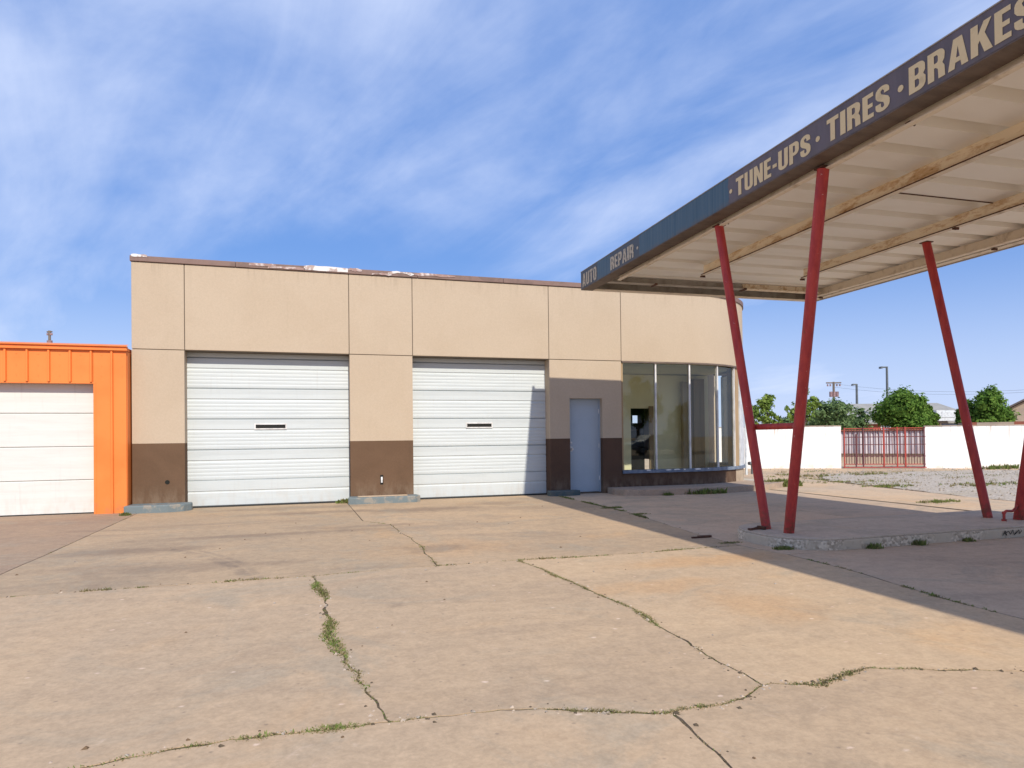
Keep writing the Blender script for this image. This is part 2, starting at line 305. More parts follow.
# ------------------------------------------------------------------ builders
def tag(o, label=None, cat=None, group=None, kind=None):
    if label: o['label'] = label
    if cat: o['category'] = cat
    if group: o['group'] = group
    if kind: o['kind'] = kind
    return o
def wl(o):
    v = Vector((0, 0, 0))
    while o is not None: v += o.location; o = o.parent
    return v
def empty(name, loc, label, cat, group=None):
    o = bpy.data.objects.new(name, None); COL.objects.link(o); o.location = loc; o.empty_display_size = .2
    return tag(o, label, cat, group)
class MB:
    def __init__(s): s.v = []; s.f = []; s.mi = []; s.k = 0
    def add(s, vs, fs):
        n = len(s.v); s.v += [tuple(v) for v in vs]; s.f += [tuple(i+n for i in f) for f in fs]; s.mi += [s.k]*len(fs); return s
    def box(s, x0, x1, y0, y1, z0, z1):
        return s.add([(x0,y0,z0),(x1,y0,z0),(x1,y1,z0),(x0,y1,z0),(x0,y0,z1),(x1,y0,z1),(x1,y1,z1),(x0,y1,z1)],
                     [(0,3,2,1),(4,5,6,7),(0,1,5,4),(1,2,6,5),(2,3,7,6),(3,0,4,7)])
    def prism(s, poly, z0, z1):
        n = len(poly)
        return s.add([(x, y, z0) for x, y in poly]+[(x, y, z1) for x, y in poly],
                     [tuple(range(n-1, -1, -1)), tuple(range(n, 2*n))]+[(i, (i+1) % n, n+(i+1) % n, n+i) for i in range(n)])
    def tube(s, p0, p1, r0, r1=None, n=12, cap=True):
        p0, p1 = Vector(p0), Vector(p1); r1 = r0 if r1 is None else r1; a = (p1-p0).normalized()
        u = a.orthogonal().normalized(); w_ = a.cross(u); vs = []
        for p, r in ((p0, r0), (p1, r1)):
            for i in range(n):
                th = 2*math.pi*i/n; vs.append(p+u*math.cos(th)*r+w_*math.sin(th)*r)
        fs = [(i, (i+1) % n, n+(i+1) % n, n+i) for i in range(n)]
        if cap: fs += [tuple(range(n-1, -1, -1)), tuple(range(n, 2*n))]
        return s.add(vs, fs)
    def path(s, pts, r, n=10):
        for a, b in zip(pts[:-1], pts[1:]): s.tube(a, b, r, r, n)
        return s
    def profile_x(s, pts, x0, x1, thick=.02):     # open profile (y,z) swept along X, given a back so that it is solid
        n = len(pts); back = [(pts[-1][0]+thick, pts[-1][1]), (pts[0][0]+thick, pts[0][1])]
        # keep both ends' backs on one plane behind the deepest point
        yb = max(p[0] for p in pts)+thick; back = [(yb, pts[-1][1]), (yb, pts[0][1])]
        ring = list(pts)+back; m_ = len(ring)
        vs = [(x0, y, z) for y, z in ring]+[(x1, y, z) for y, z in ring]
        return s.add(vs, [(i, m_+i, m_+(i+1) % m_, (i+1) % m_) for i in range(m_)]+[tuple(range(m_)), tuple(range(2*m_-1, m_-1, -1))])
    def mesh(s, name, mats, off=Vector((0, 0, 0)), smooth=False):
        me = bpy.data.meshes.new(name)
        me.from_pydata([(v[0]-off.x, v[1]-off.y, v[2]-off.z) for v in s.v], [], s.f)
        for m_ in (mats if isinstance(mats, (list, tuple)) else [mats]): me.materials.append(MATS[m_])
        me.polygons.foreach_set('material_index', s.mi)
        if smooth:
            me.shade_smooth()
            me.set_sharp_from_angle(angle=R(40))
        me.update(); return me
    def build(s, name, mats, parent=None, smooth=False, bevel=0., kind=None):
        me = s.mesh(name, mats, wl(parent), smooth)
        o = bpy.data.objects.new(name, me); COL.objects.link(o); o.parent = parent
        if bevel:
            b = o.modifiers.new('bevel', 'BEVEL'); b.width = bevel; b.segments = 2; b.limit_method = 'ANGLE'
        if kind: o['kind'] = kind
        return o
    def thing(s, name, mats, label, cat, group=None, kind=None, smooth=False, bevel=0.):
        xs = [v[0] for v in s.v]; ys = [v[1] for v in s.v]; zs = [v[2] for v in s.v]
        loc = Vector(((min(xs)+max(xs))/2, (min(ys)+max(ys))/2, min(zs)))
        me = s.mesh(name, mats, loc, smooth); o = bpy.data.objects.new(name, me); COL.objects.link(o); o.location = loc
        if bevel:
            b = o.modifiers.new('bevel', 'BEVEL'); b.width = bevel; b.segments = 2; b.limit_method = 'ANGLE'
        return tag(o, label, cat, group, kind)
def place(name, me, parent, wloc):                # a piece that shares its mesh
    o = bpy.data.objects.new(name, me); COL.objects.link(o); o.parent = parent; o.location = Vector(wloc)-wl(parent); return o
# ------------------------------------------------------------------ ground
MB().add([(-600, -600, -.07), (900, -600, -.07), (900, 900, -.07), (-600, 900, -.07)], [(0, 1, 2, 3)]).build('ground', 'ground_dirt', kind='structure')
MB().add([(-60, -14, -.03), (90, -14, -.03), (90, -7, -.03), (-60, -7, -.03)], [(0, 1, 2, 3)]).build('street', 'asphalt', kind='structure')
pav = MB().add([(-14, -6, -.004), (10.6, -6, -.004), (10.6, 14.6, -.004), (-14, 14.6, -.004)], [(0, 1, 2, 3)]).build('pavement', 'crack_dirt', kind='structure')
def rough(pts, amp, step=.12, seed=0):
    out = []
    for a, b in zip(pts[:-1], pts[1:]):
        L = math.hypot(b[0]-a[0], b[1]-a[1]); n = max(1, int(L/step)); nx, ny = -(b[1]-a[1])/L, (b[0]-a[0])/L
        for i in range(n):
            f = i/n; x = a[0]+(b[0]-a[0])*f; y_ = a[1]+(b[1]-a[1])*f
            k = 0 if (i == 0) else amp*(noise.noise(Vector((x*2.3, y_*2.3, seed)))+.6*noise.noise(Vector((x*9, y_*9, seed+5))))+.007*noise.noise(Vector((x*31, y_*31, seed+9)))
            out.append((x+nx*k, y_+ny*k))
    out.append(tuple(pts[-1])); return out
def inset(poly, gap):
    n = len(poly); area = sum(poly[i][0]*poly[(i+1) % n][1]-poly[(i+1) % n][0]*poly[i][1] for i in range(n))
    if area < 0: poly = poly[::-1]
    out = []
    for i in range(n):
        p, q, r_ = poly[i-1], poly[i], poly[(i+1) % n]
        t1 = Vector((q[0]-p[0], q[1]-p[1])); t2 = Vector((r_[0]-q[0], r_[1]-q[1]))
        if t1.length < 1e-5 or t2.length < 1e-5: continue
        t1.normalize(); t2.normalize(); tt = t1+t2
        if tt.length < .2: tt = t1
        tt.normalize(); nn = Vector((-tt.y, tt.x)); k = gap/max(.5, abs(nn.dot(Vector((-t1.y, t1.x)))))
        k *= .6+1.7*abs(noise.noise(Vector((q[0]*3.1, q[1]*3.1, 9.))))
        out.append((q[0]+nn.x*k, q[1]+nn.y*k))
    return out
A0, A1, A2, A3 = (-14, 6.72), (-2.93, 6.70), (.06, 6.72), (1.27, 6.80)
A4, A5 = (2.16, 6.82), (4.90, 6.80)
C0 = (-2.96, 14.35)
k_J2 = rough([A1, (-2.91, 9.), C0], .012, .25, 1)
k_J1a = rough([A0, A1], .02, .2, 2); k_J1b = rough([A1, (-1.59, 6.73), A2], .02, .15, 3); k_J1c = rough([A2, (.9, 6.80), A3], .02, .15, 3)
k_J1d = rough([A3, A4], .02, .15, 4); k_J1e = rough([A4, (3.1, 6.74), A5], .02, .15, 5)
D1 = (.36, 3.13); D2 = (1.65, 2.82); D3 = (2.26, 2.96); D4 = (4.72, 2.62)
k_J3 = rough([A2, (.14, 5.68), (.15, 4.9), (.17, 4.5), (.29, 3.6), D1], .045, .045, 6)
k_J4 = rough([A4, (2.34, 4.72), (2.27, 3.57), D3], .03, .045, 7)
k_J5a = rough([(-14, 3.0), (-.9, 3.08), (-.6, 3.14), (-.28, 3.16), D1], .03, .045, 8)
k_J5b = rough([D1, (.88, 3.10), (1.2, 2.98), D2], .03, .045, 9); k_J5c = rough([D2, (2.0, 2.84), D3], .035, .045, 10)
k_J5d = rough([D3, (2.55, 2.86), (2.75, 2.95), (2.95, 3.0), (3.30, 2.84), (3.71, 2.68), D4], .04, .045, 11)
k_J6 = rough([D2, (1.58, 2.27), (1.5, 1.4), (1.45, -6)], .02, .045, 12)
E0 = (5.35, 14.35)
k_J8a = rough([A5, (4.96, 7.98), (5.30, 10.6), E0], .02, .15, 13)
k_J8b = rough([A5, (5.00, 6.10), (4.96, 5.2), (4.78, 4.07), D4], .02, .15, 14)
k_J8c = rough([D4, (4.65, -6)], .02, .3, 15)
k_J7 = rough([A3, (1.33, 8.2), (1.22, 10.4), (.86, 10.97)], .05, .15, 16)
k_J7b = [(.86, 10.97), (.8, 14.35)]
G1 = (10.55, 14.0); G2 = (10.45, 6.9); G3 = (10.35, -6)
def loop(*ks):
    out = []
    for k in ks:
        for p in k:
            if not out or math.hypot(out[-1][0]-p[0], out[-1][1]-p[1]) > 1e-4: out.append(p)
    if math.hypot(out[0][0]-out[-1][0], out[0][1]-out[-1][1]) < 1e-4: out.pop()
    return out
def rv(k): return k[::-1]
slabs = [
 ('concrete_left', loop(k_J1a, k_J2, [(-14, 14.35)]), .010),
 ('concrete_back', loop(k_J1b, k_J1c, k_J7, k_J7b, rv(k_J2)), .007),
 ('concrete_gold', loop(k_J1d, k_J1e, k_J8a, rv(k_J7b), rv(k_J7)), .007),
 ('concrete_front', loop(k_J5a, rv(k_J3), rv(k_J1b), rv(k_J1a)), .008),
 ('concrete_front', loop(k_J5b, k_J5c, rv(k_J4), rv(k_J1d), rv(k_J1c), k_J3), .008),
 ('concrete_mid', loop(k_J5d, rv(k_J8b), rv(k_J1e), k_J4), .008),
 ('concrete_front', loop([(-14, -6)], rv(k_J6), rv(k_J5b), rv(k_J5a)), .008),
 ('concrete_front', loop(rv(k_J6), k_J5c, k_J5d, k_J8c), .008),
 ('concrete_canopy', loop(k_J8a, [(7.6, 14.35), (7.65, 10.4), (7.6, 6.2)], rough([(7.6, 6.2), (5.0, 6.10)], .02, .3, 21)[:-1], rv(k_J8b)[-3:]), .011),
 ]
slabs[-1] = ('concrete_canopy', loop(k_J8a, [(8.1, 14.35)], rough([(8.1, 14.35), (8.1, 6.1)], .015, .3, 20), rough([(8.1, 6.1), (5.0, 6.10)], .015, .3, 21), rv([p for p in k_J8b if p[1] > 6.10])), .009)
slabs += [
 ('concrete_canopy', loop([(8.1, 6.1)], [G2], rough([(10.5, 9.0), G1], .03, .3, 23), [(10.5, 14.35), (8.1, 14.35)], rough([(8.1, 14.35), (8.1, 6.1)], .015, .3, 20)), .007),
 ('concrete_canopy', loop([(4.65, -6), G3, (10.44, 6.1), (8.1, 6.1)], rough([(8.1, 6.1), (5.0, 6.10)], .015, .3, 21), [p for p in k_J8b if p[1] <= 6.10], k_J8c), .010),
 ('concrete_drive', [(10.62, -6), (12.4, -6), (12.75, 9.8), (13.4, 13.4), (14.6, 18.5), (12.2, 20.5), (11.6, 16.5), (10.62, 14.4)], .01),
]
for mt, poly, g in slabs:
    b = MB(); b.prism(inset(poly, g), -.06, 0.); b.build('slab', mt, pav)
GR = [(12.8, -6), (12.95, 9.8), (13.5, 12.4), (14.2, 15.6), (16.2, 18.2), (22, 17.8), (40, 9), (40, -6)]
MB().prism(rough(GR, .25, .5, 31), -.066, -.012).build('gravel_lot', 'gravel', kind='structure')
# loose stones over the gravel and sand
b = MB()
for i in range(2600):
    if i % 3: x, y_ = random.uniform(13, 26), random.uniform(7, 19)
    else: x, y_ = random.uniform(11, 27), random.uniform(15, 23)
    s = random.uniform(.012, .045); z = -.012 if i % 3 else -.07
    a = random.random()*6; dx, dy = math.cos(a)*s, math.sin(a)*s
    b.add([(x+dx, y_+dy, z), (x-dy, y_+dx, z), (x-dx, y_-dy, z), (x+dy, y_-dx, z), (x, y_, z+s*.9)], [(0, 1, 4), (1, 2, 4), (2, 3, 4), (3, 0, 4)])
b.build('gravel_stones', 'pebble', kind='stuff')
b = MB()
for i in range(75):
    x, y_ = random.uniform(-3, 5), random.uniform(2.2, 12)
    s = random.uniform(.006, .017); a = random.random()*6; dx, dy = math.cos(a)*s, math.sin(a)*s; b.k = 0 if random.random() < .5 else 1
    b.add([(x+dx, y_+dy, .001), (x-dy, y_+dx, .001), (x-dx*1.4, y_-dy*1.4, .001), (x+dy, y_-dx, .001), (x, y_, s*.8)], [(0, 1, 4), (1, 2, 4), (2, 3, 4), (3, 0, 4)])
b.build('litter', ['pebble', 'leaf_litter'], kind='stuff')
# ------------------------------------------------------------------ weeds
def blades(b, x, y_, z, n, rad, h, flat=.6):
    for i in range(n):
        a = random.random()*6.283; r_ = rad*math.sqrt(random.random()); px, py = x+math.cos(a)*r_, y_+math.sin(a)*r_
        hh = h*random.uniform(.35, 1.1)*(1-.5*r_/max(rad, .001)); a2 = random.random()*6.283; wd = hh*random.uniform(.08, .16)+.002
        lx, ly = math.cos(a2)*hh*flat*random.random(), math.sin(a2)*hh*flat*random.random()
        tx, ty = -math.sin(a2)*wd, math.cos(a2)*wd
        b.add([(px-tx, py-ty, z), (px+tx, py+ty, z), (px+tx*.8+lx*.5, py+ty*.8+ly*.5, z+hh*.6), (px-tx*.8+lx*.5, py-ty*.8+ly*.5, z+hh*.6), (px+lx, py+ly, z+hh)],
              [(0, 1, 2, 3), (3, 2, 4)])
b = MB()
def along(k, dens, rad, h, green, lo=0., hi=1., thr=.0):
    n = len(k)
    for i in range(int(n*lo), max(1, int(n*hi))-1):
        p, q = k[i], k[i+1]; L = math.hypot(q[0]-p[0], q[1]-p[1])
        if L > 1.2: continue
        m_ = noise.noise(Vector((p[0]*1.7, p[1]*1.7, 3.)))+.35*noise.noise(Vector((p[0]*6, p[1]*6, 1.)))+.15
        if m_ < thr: continue
        for j in range(max(1, int(L*dens*1.6+random.random()))):
            f = random.random(); b.k = 0 if random.random() < green else 1
            s = min(1., .5+m_)
            blades(b, p[0]+(q[0]-p[0])*f, p[1]+(q[1]-p[1])*f, -.008, 16, rad*s, h*s*1.25, 1.5)
along(k_J3, 34, .03, .020, .25, 0, 1, -.45); along(k_J3, 46, .055, .030, .55, .10, .72, -.15)
along(k_J4, 80, .042, .024, .3, 0, .75, -.6); along(k_J4, 30, .03, .02, .3, .7, 1, -.5); along(k_J4, 10, .025, .015, .3, .85, 1, -.3)
along(k_J5a, 26, .03, .018, .35, .80, 1, -.2); along(k_J5a, 60, .055, .026, .5, .94, 1, .0); along(k_J5a, 110, .06, .024, .45, .975, .995, -1); along(k_J5b, 100, .042, .024, .3, 0, 1, -.6); along(k_J5c, 90, .042, .024, .35, 0, 1, -.6)
along(k_J5d, 60, .036, .022, .3, 0, 1, -.35); along(k_J1b, 16, .04, .03, .35, 0, 1, -.1); along(k_J1c, 16, .04, .026, .35, 0, 1, -.25)
along(k_J1d, 22, .04, .03, .35, 0, 1, -.3); along(k_J1e, 22, .04, .03, .35, 0, 1, -.3); along(k_J8b, 14, .03, .03, .5, 0, 1, .1)
along(k_J6, 16, .02, .014, .2, 0, .5, -.2); along(k_J7, 16, .04, .022, .3, 0, 1, -.2); along(k_J8a, 26, .06, .04, .7, .35, .95, -.2); along(k_J2, 5, .02, .02, .3, 0, 1, .2)
b.build('crack_weeds', ['weed_green', 'weed_dry'], kind='stuff')
b = MB()          # crumbs broken off the joint edges
for kk, cnt in ((k_J3, 260), (k_J4, 260), (k_J5a, 220), (k_J5b, 170), (k_J5c, 110), (k_J5d, 230), (k_J6, 110), (k_J1b, 90), (k_J1d, 60), (k_J1e, 120), (k_J7, 120), (k_J8a, 160)):
    n_ = len(kk); lo_ = int(n_*.78) if kk is k_J5a else 0; hi_ = n_//3 if kk is k_J6 else n_-2
    for i in range(cnt//3):
        p = kk[random.randint(lo_, hi_)]; x, y_ = p[0]+random.gauss(0, .028), p[1]+random.gauss(0, .028)
        s = random.uniform(.003, .011)*random.choice((.7, 1, 1, 1.5)); a = random.random()*6; dx, dy = math.cos(a)*s, math.sin(a)*s; b.k = random.choice((0, 1, 1, 2))
        b.add([(x+dx, y_+dy, 0), (x-dy, y_+dx, 0), (x-dx*1.3, y_-dy*1.3, 0), (x+dy, y_-dx, 0), (x+dx*.3, y_, s*.7)], [(0, 1, 4), (1, 2, 4), (2, 3, 4), (3, 0, 4)])
b.build('joint_crumbs', ['pebble', 'crack_dirt', 'gable_far'], kind='stuff')
def weed(u, v, rad, h, n, label, green=.85, z=0., off=(0, 0)):
    x, y_ = ground(u, v, z); x += off[0]; y_ += off[1] if off[1] < 1 else 0; y_ = min(y_, 6.08 if off[1] < 1 else off[1]) if off[1] else y_; y_ = off[1] if off[1] > 1 else y_; b = MB()
    for i in range(n):
        b.k = 0 if random.random() < green else 1
        a = random.random()*6.283; r_ = rad*random.random(); k_ = 1 if rad > .3 else .45; blades(b, x+math.cos(a)*r_*1.6*k_, y_+math.sin(a)*r_*.5*k_, z-.01, 12, .055, h, .9)
    if rad > .3: b.thing('weed_patch', ['weed_green', 'weed_dry'], label, 'weeds', kind='stuff')
    else: b.thing('weed_clump', ['weed_green', 'weed_dry'], label, 'weed', 'weed clumps rooted against kerbs and slabs')
weed(346, 503, .22, .12, 60, 'green weed clump at the left end of the cracked grey kerb between the garage doors')
weed(411, 502, .13, .09, 30, 'small weed at the right end of the cracked grey kerb between the garage doors')
weed(126, 515.5, .12, .09, 22, 'small green weed between the orange wall and the blue grey kerb')
weed(659, 494, .16, .10, 34, 'small weed at the foot of the curved step below the second window pane', .85, 0, (0, 13.08))
weed(712, 492.5, .36, .16, 110, 'long leafy weed clump along the foot of the curved step below the last window panes', .85, 0, (-.25, 13.16))
weed(612, 508, .30, .05, 70, 'low green weed mat in the joint in front of the steel door', .7)
weed(640, 514, .25, .04, 40, 'low weed mat just right of the mat in front of the steel door', .6)
weed(857, 545, .09, .09, 16, 'dark leafy weed at the foot of the island face nearest its rounded end', .8, 0, (0, .05))
weed(897, 541, .085, .10, 18, 'tallest green weed at the foot of the island face, middle of three', .9, 0, (0, .06))
weed(948, 538, .08, .07, 12, 'thin weed at the foot of the island face, right of the tallest one', .6, 0, (0, .05))
weed(785, 549, .16, .06, 50, 'flat green weed where the joint meets the rounded island end', .8)
weed(730, 543, .2, .035, 40, 'dry flat weed beside the rusty scrap left of the island', .5)
weed(935, 596, .08, .03, 12, 'low green weed in the shaded joint in front of the island', .8)
weed(779, 486.5, .42, .24, 190, 'bright green weed tuft between the first two red posts on sunlit concrete')
weed(884, 486.5, .6, .08, 70, 'weed tuft at the edge of the gravel below the gate', .6)
weed(940, 502, .35, .07, 60, 'green weed mat on the drive just left of the third red post', .8)
weed(1007, 468.5, .7, .20, 70, 'green bush of weeds at the foot of the right white wall')
weed(840, 482, .8, .06, 60, 'flat weeds at the gravel edge right of the second red post', .5)
weed(806, 476, .9, .08, 50, 'dry weeds on sand before the left white wall', .4)
weed(870, 474, .9, .08, 50, 'dry weeds on sand before the red gate', .3)
weed(985, 484, 1.0, .08, 60, 'thin weeds on the gravel right of the third red post', .5)
b = MB()
for i in range(420):
    u = random.uniform(755, 1040); v = random.uniform(470, 485)
    x, y_ = ground(u, v)
    if noise.noise(Vector((x*.5, y_*.9, 7))) < .08: continue
    b.k = 0 if random.random() < .45 else 1; blades(b, x, y_, -.05, 26, .22, .10, 1.2)
b.build('dry_grass', ['weed_green', 'weed_dry'], kind='stuff')
# ------------------------------------------------------------------ repair shop building
BX = empty('repair_shop', (4.3, 14.2, 0), 'tan stucco repair shop with two white garage doors and a curved glass corner', 'building')
YF, YD = 14.2, 14.5
def panel(x0, x1, z0, z1, mt='stucco_tan', name='wall_panel', g=.007, y0=YF, y1=YF+.34, gl=None, gr=None, gb=None, gt=None):
    gl = g if gl is None else gl; gr = g if gr is None else gr; gb = g if gb is None else gb; gt = g if gt is None else gt
    return MB().box(x0+gl, x1-gr, y0, y1, z0+gb, z1-gt).build(name, mt, BX, bevel=0 if 0 in (gl, gr, gb, gt) else .006)
ZT, ZM, ZD = 4.735, 3.07, 1.275
cols = [(-3.145, -2.225), (-2.225, .868), (.868, 2.18), (2.18, 5.262), (5.262, 7.06)]
for a, b_ in cols: panel(a, b_, ZM, ZT)
for a, b_ in (cols[0], cols[2]):
    panel(a, b_, ZD, ZM, gb=0); panel(a, b_, .0, ZD, 'stucco_brown', 'painted_dado', gt=0, gb=0)
panel(5.262, 5.75, ZD, 2.19, gb=0, gt=0, gr=0); panel(6.56, 7.06, ZD, 2.19, gb=0, gt=0, gl=0); panel(5.262, 7.06, 2.19, ZM, gb=0)
panel(5.262, 5.75, 0, ZD, 'stucco_dark', 'painted_dado', gt=0, gb=0, gr=0); panel(6.56, 7.06, 0, ZD, 'stucco_dark', 'painted_dado', gt=0, gb=0, gl=0)
MB().box(-3.12, 7.05, YF+.014, YF+.3, ZM-.006, ZM+.006).build('joint_backing', 'joint_dark', BX)
for x in (-2.225, .868, 2.18, 5.262, 7.06): MB().box(x-.006, x+.006, YF+.012, YF+.3, ZM+.01, ZT-.01).build('joint_backing', 'joint_dark', BX)
# curve of the glazed corner
AC, AR, AY = 8.87, 3.0, 17.2
def cp(th, off=0.): return (AC+(AR-off)*math.sin(R(th)), AY-(AR-off)*math.cos(R(th)))
def band(t0, t1, off, thick, z0, z1, pre=None, n=None):
    n = n or max(2, int(abs(t1-t0)/2.5)); o_, i_ = [], []
    if pre is not None: o_.append((pre, YF+off)); i_.append((pre, YF+off+thick))
    for k in range(n+1):
        th = t0+(t1-t0)*k/n; o_.append(cp(th, off)); i_.append(cp(th, off+thick))
    return MB().prism(o_+i_[::-1], z0, z1)
band(0, 90, 0, .3, ZM+.007, ZT, 7.067).build('curved_wall_panel', 'stucco_tan', BX, smooth=True)
band(0, 33.5, .02, .25, 0, .44, 7.05).build('painted_dado', 'stucco_dark', BX, smooth=True)
band(33.5, 90, .02, .25, 0, .44).build('corner_base', 'stucco_tan', BX, smooth=True)
band(0, 90, -.03, .22, .44, .515, 7.065).build('window_sill', 'sill_blue', BX, smooth=True)
b = MB()
for th0, th1, za in ((-23, -21, 0), (-13, -10.5, 0), (-9, -6, 0), (-4, -3, 0), (2, 5, 0), (9, 9.8, 0)):
    def q(th): return (AC+R(th)*AR, YF-.035) if th < 0 else cp(th, -.035)
    (xa, ya), (xb, yb) = q(th0), q(th1); z0 = .48+random.uniform(0, .015); b = MB()
    b.add([(xa, ya, z0), (xb, yb, z0+.004), (xb, yb, .512), ((xa+xb)/2, (ya+yb)/2, .518), (xa, ya, .508), (xa, ya+.04, .518), (xb, yb+.04, .518)], [(0, 1, 2, 3, 4), (4, 3, 2, 6, 5)]); b.build('flaked_paint', 'sill_chip', BX)
band(0, 90, -.012, .05, ZM-.035, ZM+.005, 7.07).build('window_head', 'soffit_brown', BX, smooth=True)
# side and rear shell
MB().box(11.57, 11.87, 17.25, 18.0, 0, .5).box(11.57, 11.87, 17.6, 22, .5, ZT).build('side_wall', 'stucco_tan', BX)
MB().box(-3.14, -2.84, YF+.345, 22, 0, ZT-.003).build('side_wall', 'stucco_tan', BX)
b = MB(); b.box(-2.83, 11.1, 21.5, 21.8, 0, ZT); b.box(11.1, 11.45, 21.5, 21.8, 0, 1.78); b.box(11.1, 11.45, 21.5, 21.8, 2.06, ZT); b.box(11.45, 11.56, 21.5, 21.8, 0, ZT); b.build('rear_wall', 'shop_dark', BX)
roofp = [(-3.1, YF+.1), (AC, YF+.1)]+[cp(th, .1) for th in range(5, 91, 5)]+[(11.77, 21.9), (-3.1, 21.9)]
MB().prism(roofp, ZT-.12, ZT-.02).build('roof', 'roofing', BX)
# metal cap along the parapet, in lengths
xs = [-3.16, -1.3, .4, 2.3, 4.2, 6.1, 7.6, AC]
for i in range(len(xs)-1):
    MB().box(xs[i]+.002, xs[i+1]-.002, YF-.03, YF+.4, ZT-.001, ZT+.105).build('cap_flashing', 'cap_brown', BX, bevel=.008)
band(0, 90, -.03, .42, ZT-.001, ZT+.105).build('cap_flashing', 'cap_brown', BX, smooth=True)
def patch(u0, u1, za, zb, mt, jag=.03):
    x0, x1 = [(lambda D: D.x/D.y*(YF-.04))(at(u, 275, 10.)) for u in (u0, u1)]
    n = 6; top = []; bot = []
    for i in range(n+1):
        x = x0+(x1-x0)*i/n; top.append((x, zb-(random.random()*jag if 0 < i < n else jag*1.1))); bot.append((x, za+(random.random()*jag)))
    ring = bot+top[::-1]; m_ = len(ring)
    b = MB(); b.add([(x, YF-.040, z) for x, z in ring]+[(x, YF-.033, z) for x, z in ring], [tuple(range(m_))]+[(i, m_+i, m_+(i+1) % m_, (i+1) % m_) for i in range(m_)])
    b.build('peeled_patch', mt, BX)
patch(131, 147, ZT+.075, ZT+.135, 'cap_white', .012)
patch(249, 276, ZT+.03, ZT+.118, 'cap_pink'); patch(268, 305, ZT+.01, ZT+.07, 'cap_pink', .02); patch(304, 348, ZT+.015, ZT+.125, 'cap_white', .02)
patch(348, 362, ZT+.04, ZT+.12, 'cap_pink'); patch(372, 392, ZT+.0, ZT+.06, 'cap_pink'); patch(388, 415, ZT+.02, ZT+.118, 'cap_white', .05); patch(414, 455, ZT+.03, ZT+.11, 'cap_pink')
# plug holes in the dado panels
MB().tube((-2.54, YF-.004, .53), (-2.54, YF+.01, .53), .042, n=14).build('pipe_hole', 'black', BX)
MB().box(1.49, 1.525, YF-.006, YF+.004, .40, .52).build('wall_plug', 'sill_chip', BX)
MB().box(1.475, 1.54, YF-.003, YF+.004, .36, .56).build('plug_recess', 'black', BX)
# garage doors
def sect_profile(z0, kind):
    p = []
    Y = 0.
    def ribs(a, b_, n):
        for i in range(n):
            za = a+(b_-a)*i/n; zb = a+(b_-a)*(i+1)/n
            p.append((Y+.004, za+.004)); p.append((Y, za+(zb-za)*.35)); p.append((Y, za+(zb-za)*.75))
    if kind == 'full':
        p.append((Y+.024, z0)); p.append((Y+.004, z0+.014)); ribs(z0+.014, z0+.372, 5)
        p.append((Y+.016, z0+.384)); p.append((Y+.016, z0+.398)); p.append((Y, z0+.408)); p.append((Y, z0+.50)); p.append((Y-.006, z0+.575)); p.append((Y-.006, z0+.596)); p.append((Y+.024, z0+.606))
    else:
        p.append((Y+.02, z0)); p.append((Y, z0+.02)); p.append((Y, z0+.26)); p.append((Y+.016, z0+.285)); p.append((Y+.016, z0+.298)); p.append((Y, z0+.31)); p.append((Y-.006, z0+.49)); p.append((Y-.006, z0+.505)); p.append((Y+.02, z0+.512))
    return p
def garage(parent, x0, x1, ydoor, top, mt, slot=None, flat=False, n=5):
    g = MB().box(x0-.08, x1+.08, ydoor+.07, ydoor+.09, 0, top+.1).build('garage_door', mt, parent)
    cx = (x0+x1)/2
    def sec(kind, z):
        me = None
        b = MB(); b.profile_x([(y_, zz_) for y_, zz_ in (sect_profile(0, kind) if not flat else [(.016, 0), (0, .012), (.003, .2), (0, .3), (.003, .42), (0, .592), (.016, .607)])], -(x1-x0)/2-.05, (x1-x0)/2+.05)
        return b.mesh('door_section', mt)
    m0, m1 = sec('short', 0), sec('full', 0)
    place('door_section', m0, g, (cx, ydoor, .01))
    z = .523 if not flat else .622
    while z < top:
        place('door_section', m1, g, (cx, ydoor, z)); z += .612
    MB().box(x0-.03, x1+.03, ydoor-.012, ydoor+.03, -.005, .016).build('bottom_seal', 'rubber', g)
    if slot:
        sx0, sx1 = slot
        MB().box(sx0-.025, sx1+.025, ydoor-.010, ydoor+.002, 1.532, 1.655).build('window_frame', 'white_frame', g)
        MB().box(sx0, sx1, ydoor-.013, ydoor+.002, 1.558, 1.63).build('window', 'black', g)
    return g
g1 = garage(BX, -2.22, .868, YD, 3.08, 'door_white', (-.97, -.40)); g1['label'] = 'left white sectional garage door'
g2 = garage(BX, 2.18, 5.262, YD, 3.08, 'door_white', (3.42, 3.98)); g2['label'] = 'right white sectional garage door, partly in canopy shade'
# steel side door
d = MB().box(5.775, 6.535, YF+.15, YF+.195, .035, 2.17).build('door', 'steel_door', BX, bevel=.004)
b = MB(); b.box(5.751, 5.774, YF+.12, YF+.22, .0, 2.187); b.box(6.536, 6.559, YF+.12, YF+.22, .0, 2.187); b.box(5.775, 6.535, YF+.12, YF+.22, 2.171, 2.187); b.build('door_frame', 'steel_door', BX)
MB().tube((5.84, YF+.15, 1.03), (5.84, YF+.10, 1.03), .016).tube((5.84, YF+.10, 1.03), (5.84, YF+.075, 1.03), .032, .028).box(5.815, 5.865, YF+.147, YF+.151, .97, 1.09).build('handle', 'white_frame', d, smooth=True)
for hz_ in (.35, 1.1, 1.9): MB().tube((6.532, YF+.143, hz_-.05), (6.532, YF+.143, hz_+.05), .011, n=8).build('hinge', 'white_frame', d)
MB().box(5.82, 5.86, YF+.144, YF+.151, 1.16, 1.20).build('lock', 'white_frame', d)
MB().box(5.751, 6.559, YF+.10, YF+.25, -.03, .03).build('threshold', 'joint_dark', BX)
